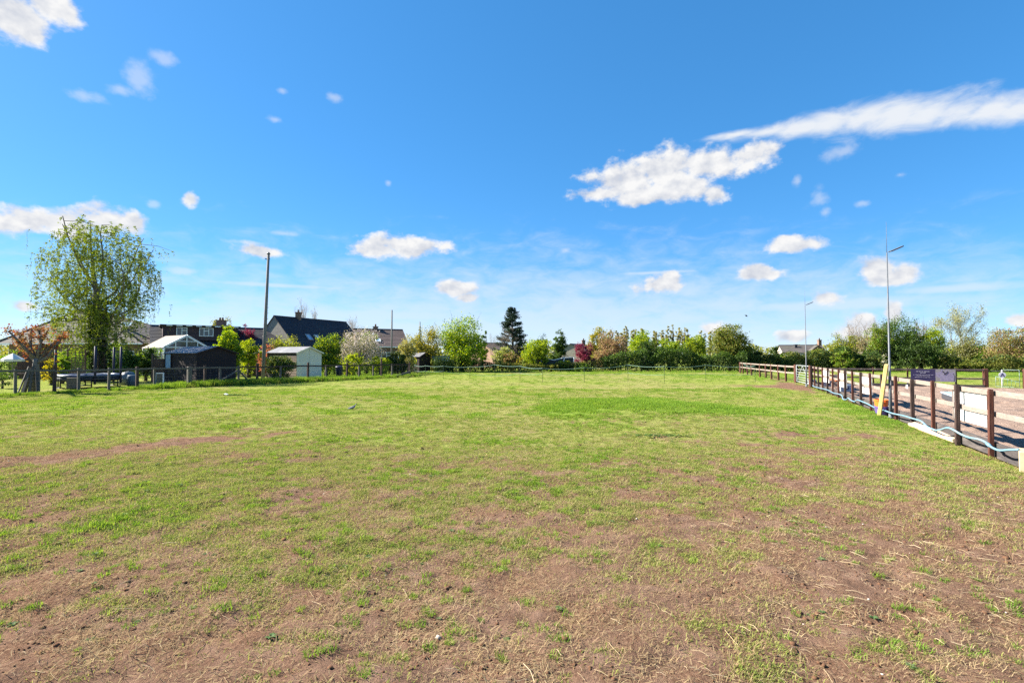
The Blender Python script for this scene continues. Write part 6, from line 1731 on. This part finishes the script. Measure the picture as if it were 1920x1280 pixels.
# arched garden shelter
def arbour():
    d = 33.2; c = at(172, 690, d); c.z = 0; zt = at(172, 657, d).z; w = .42
    th = thing('garden_arbour', c, 'dark arched wooden arbour left of the birch trunk', 'arbour')
    n = 9; mb = MB(); o_ = []
    arc = [c + Vector((-w, 0, 0))] + [c + Vector((-w*math.cos(math.pi*k/n), 0, zt - w + w*math.sin(math.pi*k/n))) for k in range(n + 1)] + [c + Vector((w, 0, 0))]
    mb.tube(arc, .05, 6); mb.tube([p_ + Vector((0, .5, 0)) for p_ in arc], .05, 6); mb.build('arch', DARKP, th)
    MB().prism([p_ + Vector((0, .48, 0)) for p_ in arc], (0, .03, 0)).build('back_panel', DARKP, th)
    MB().box(c + Vector((0, .25, .45)), (w*1.9, .4, .05)).build('seat', GREYP, th)
arbour()
q = at(636, 693, 40.5); q.z = 0
th = thing('garden_bin', q, 'dark blue bin behind the fence right of the cream shed', 'bin')
MB().lathe(q, [(.22, 0), (.28, .75), (.30, .78)], 14).build('bin_body', surf('bin_blue', (.02, .025, .06), None, .45), th)
MB().lathe(q + Zv*.78, [(.31, 0), (.31, .05), (.2, .11), (.02, .13)], 14).build('lid', surf('bin_lid', (.03, .035, .08), None, .45), th)
# netting with white top edge strung between poles at the back
def windbreak():
    th = thing('netting_screen', at(1040, 690, 57.2) * 1.0 + Vector((0, 0, -at(1040, 690, 57.2).z)), 'dark netting with white sagging top edge below the lime green tree', 'screen')
    P = [(1008, 677), (1016, 670), (1038, 675), (1058, 670.5), (1076, 670)]
    top = [at(a, b, 57.2) for a, b in P]; mb = MB()
    for i in range(len(top) - 1): mb.sheet([Vector((top[i].x, 57.2, .1)), Vector((top[i+1].x, 57.2, .1)), top[i+1], top[i]], .01)
    mb.build('net', surf('dark_net', (.055, .055, .06), None, .9), th)
    MB().tube(top, .05, 6).build('white_edge', WHITE_BOARD, th)
    for k in (1, 3, 4): MB().tube([Vector((top[k].x - .25, 57.1, 0)), top[k] + Vector((0, -.06, 0))], .04, 6).build('pole', WHITE_BOARD, th)
windbreak()

# ------------------------------------------------------------------ rope fence across the paddock
rp = [(777, 706, 1.0), (797.5, 708.5, 1.0), (831, 710, 1.0), (881, 710.5, .95), (928, 711.5, 1.12), (975, 713.5, 1.05), (1017, 716.5, .95), (1095.6, 717, 1.0), (1177.6, 714.5, 1.15), (1245.6, 717.5, 1.08), (1323.4, 716, 1.15), (1416, 716.5, 1.1)]
th = thing('rope_fence', gp(1017, 716), 'thin green stake and rope electric fence across the back of the paddock', 'fence')
STAKE = surf('stake_green', (.05, .09, .06), None, .6); ROPE = surf('fence_rope', (.20, .32, .27), (.16, .26, .22), .8)
RP = [gp(a, b) for a, b, h in rp]
for i, q in enumerate(RP): MB().tube([q - Zv*.1, q + Zv*(rp[i][2] - .03), q + Zv*rp[i][2]], [.013, .013, .006], 6).build('stake', STAKE, th)
def cat(p_, q_, sag, n=10): return [p_.lerp(q_, k/n) - Zv*(sag*4*(k/n)*(1 - k/n)) for k in range(n + 1)]
mb = MB()
for i in range(len(RP) - 1):
    L_ = (RP[i+1] - RP[i]).length
    mb.tube(cat(RP[i] + Zv*(rp[i][2] - .06), RP[i+1] + Zv*(rp[i+1][2] - .06), .03*L_), .011, 5, False)
e = FP[-4] + Zv*.98; mb.tube(cat(RP[-1] + Zv*1.04, FP[2] + Zv*1.0, .15), .011, 5, False)
mb.build('top_rope', ROPE, th)
mb = MB()
lowz = [.5, .52, .55, .35, .28, .5, .52, .5, .55, .5, .52, .5]
for i in range(len(RP) - 1): mb.tube(cat(RP[i] + Zv*lowz[i], RP[i+1] + Zv*lowz[i+1], .02*(RP[i+1] - RP[i]).length), .008, 5, False)
mb.build('lower_rope', ROPE, th)

# ------------------------------------------------------------------ wood pigeon on the grass, bird in the air
def bird(name, label, loc, rz, s, mats, flying=False):
    loc = Vector(loc); th = thing(name, loc, label, 'bird'); th.rotation_euler = (0, 0, rz)
    def P3(x, y, z): return Vector((x, y, z))*s + loc
    def blob(path, radii, mat, nm, par, flat=1.0):
        mb = MB(); n = 12; vs = []
        for (p_, r_) in zip(path, radii):
            for k in range(n):
                a_ = 2*math.pi*k/n; vs.append(P3(p_[0], p_[1] + math.cos(a_)*r_, p_[2] + math.sin(a_)*r_*flat))
        fs = [(i*n + k, i*n + (k+1) % n, (i+1)*n + (k+1) % n, (i+1)*n + k) for i in range(len(path) - 1) for k in range(n)]
        fs += [tuple(range(n-1, -1, -1)), tuple(range((len(path)-1)*n, len(path)*n))]
        mb.add(vs, fs, True); return mb.build(nm, mat, par)
    body = blob([(-.23, 0, .075), (-.17, 0, .085), (-.11, 0, .105), (-.03, 0, .125), (.05, 0, .15), (.095, 0, .19), (.115, 0, .235), (.13, 0, .27), (.155, 0, .283), (.178, 0, .278), (.19, 0, .27)],
                [.012, .03, .058, .078, .075, .05, .034, .033, .034, .024, .006], mats[0], 'body', th, 1.0)
    blob([(.185, 0, .272), (.215, 0, .262), (.222, 0, .258)], [.009, .006, .002], mats[2], 'beak', th)
    for sgn in (-1, 1):
        if flying:
            mb = MB(); a_ = [P3(.08, sgn*.05, .17), P3(.10, sgn*.22, .24), P3(.02, sgn*.42, .28), P3(-.06, sgn*.36, .25), P3(-.08, sgn*.05, .15)]
            mb.sheet(a_ if sgn > 0 else a_[::-1], .008*s); mb.build('wing', mats[1], th)
        else:
            mb = MB(); n = 8; vs = []; path = [(.07, .16, .02), (.0, .14, .048), (-.1, .115, .05), (-.2, .092, .03), (-.26, .08, .008)]
            for (x, z, r_) in path:
                for k in range(n):
                    a2 = 2*math.pi*k/n; vs.append(P3(x, sgn*(.055 + .02*(1 if x > -.15 else .3)) + math.cos(a2)*.022, z + math.sin(a2)*r_))
            fs = [(i*n + k, i*n + (k+1) % n, (i+1)*n + (k+1) % n, (i+1)*n + k) for i in range(4) for k in range(n)] + [tuple(range(n-1, -1, -1)), tuple(range(4*n, 5*n))]
            mb.add(vs, fs, True); mb.build('wing', mats[1], th)
        if not flying:
            mb = MB(); mb.tube([P3(-.005, sgn*.03, .06), P3(.0, sgn*.03, .012)], .008*s, 6)
            for tx, ty in ((.04, 0), (.03, .02), (.03, -.02), (-.025, 0)): mb.tube([P3(0, sgn*.03, .010), P3(tx, sgn*.03 + ty, .004)], .005*s, 5)
            mb.build('leg', mats[2], th)
        mb = MB(); e_ = P3(.158, sgn*.030, .287); mb.lathe(e_ - Zv*.006*s, [(.002*s, 0), (.006*s, .004*s), (.006*s, .008*s), (.002*s, .012*s)], 8); mb.build('eye', mats[3], th)
    return th
PG = [surf('pigeon_body', (.10, .10, .12), (.06, .06, .075), .7, 20), surf('pigeon_wing', (.26, .26, .28), (.18, .18, .20), .7, 20), surf('pigeon_bill', (.35, .20, .14), None, .5), surf('pigeon_eye', (.02, .02, .02), None, .2)]
q = gp(662, 769); q.z = gz(q)
bird('wood_pigeon', 'grey pigeon standing on the grass in the middle left', q, R(38), .60, PG)
bird('flying_bird', 'tiny dark bird flying over the big round tree', at(1399, 594, 55), R(160), .75, [PG[3], PG[3], PG[3], PG[3]], True)

# weeds, a scrap of litter
W2 = leafmat('dock_leaf', [(.03, .07, .016), (.06, .12, .022), (.10, .16, .03)], .3, .08)
def weed(px, py, n, spread, ln, label):
    c = gp(px, py); c.z = gz(c); r = np.random.default_rng(int(px)); th = thing('weed_patch', c, label, 'weeds')
    V, F = [], []
    for k in range(n):
        ox, oy = r.normal(0, spread[0]), r.normal(0, spread[1]); a = r.uniform(0, 6.28); l = ln*r.uniform(.6, 1.2); w = l*.35
        d_ = np.array([np.cos(a), np.sin(a), .45]); s_ = np.array([-np.sin(a), np.cos(a), 0])*w; b = len(V); o_ = np.array([ox, oy, .01])
        V += [o_, o_ + d_*l*.5 + s_*.5, o_ + d_*l + np.array([0, 0, -l*.25]), o_ + d_*l*.5 - s_*.5]; F.append((b, b+1, b+2, b+3))
    link('foliage', fast_mesh('foliage', np.array(V), np.array(F), W2), th)
    return th, c
weed(1238, 818, 110, (.34, .07), .10, 'strip of dark broad leaved weeds below the green mound')
t_, c = weed(440, 742, 90, (.22, .1), .16, 'dark weed clump with a white scrap beside it in the left paddock')
th = thing('litter_scrap', c + Vector((-.42, 0, 0)), 'crumpled white scrap left of the dark weed clump', 'litter')
q = c + Vector((-.42, 0, .03)); mb = MB()
mb.add([q + Vector(v) for v in ((-.14, -.05, -.02), (.0, -.08, .04), (.15, -.03, -.01), (.12, .07, .03), (-.02, .09, .06), (-.13, .06, .0))], [(0, 1, 5), (1, 4, 5), (1, 2, 3), (1, 3, 4)]); mb.build('scrap', WHITE_BOARD, th)
weed(1770, 806, 60, (.15, .12), .10, 'leafy weeds growing against the pale plank')
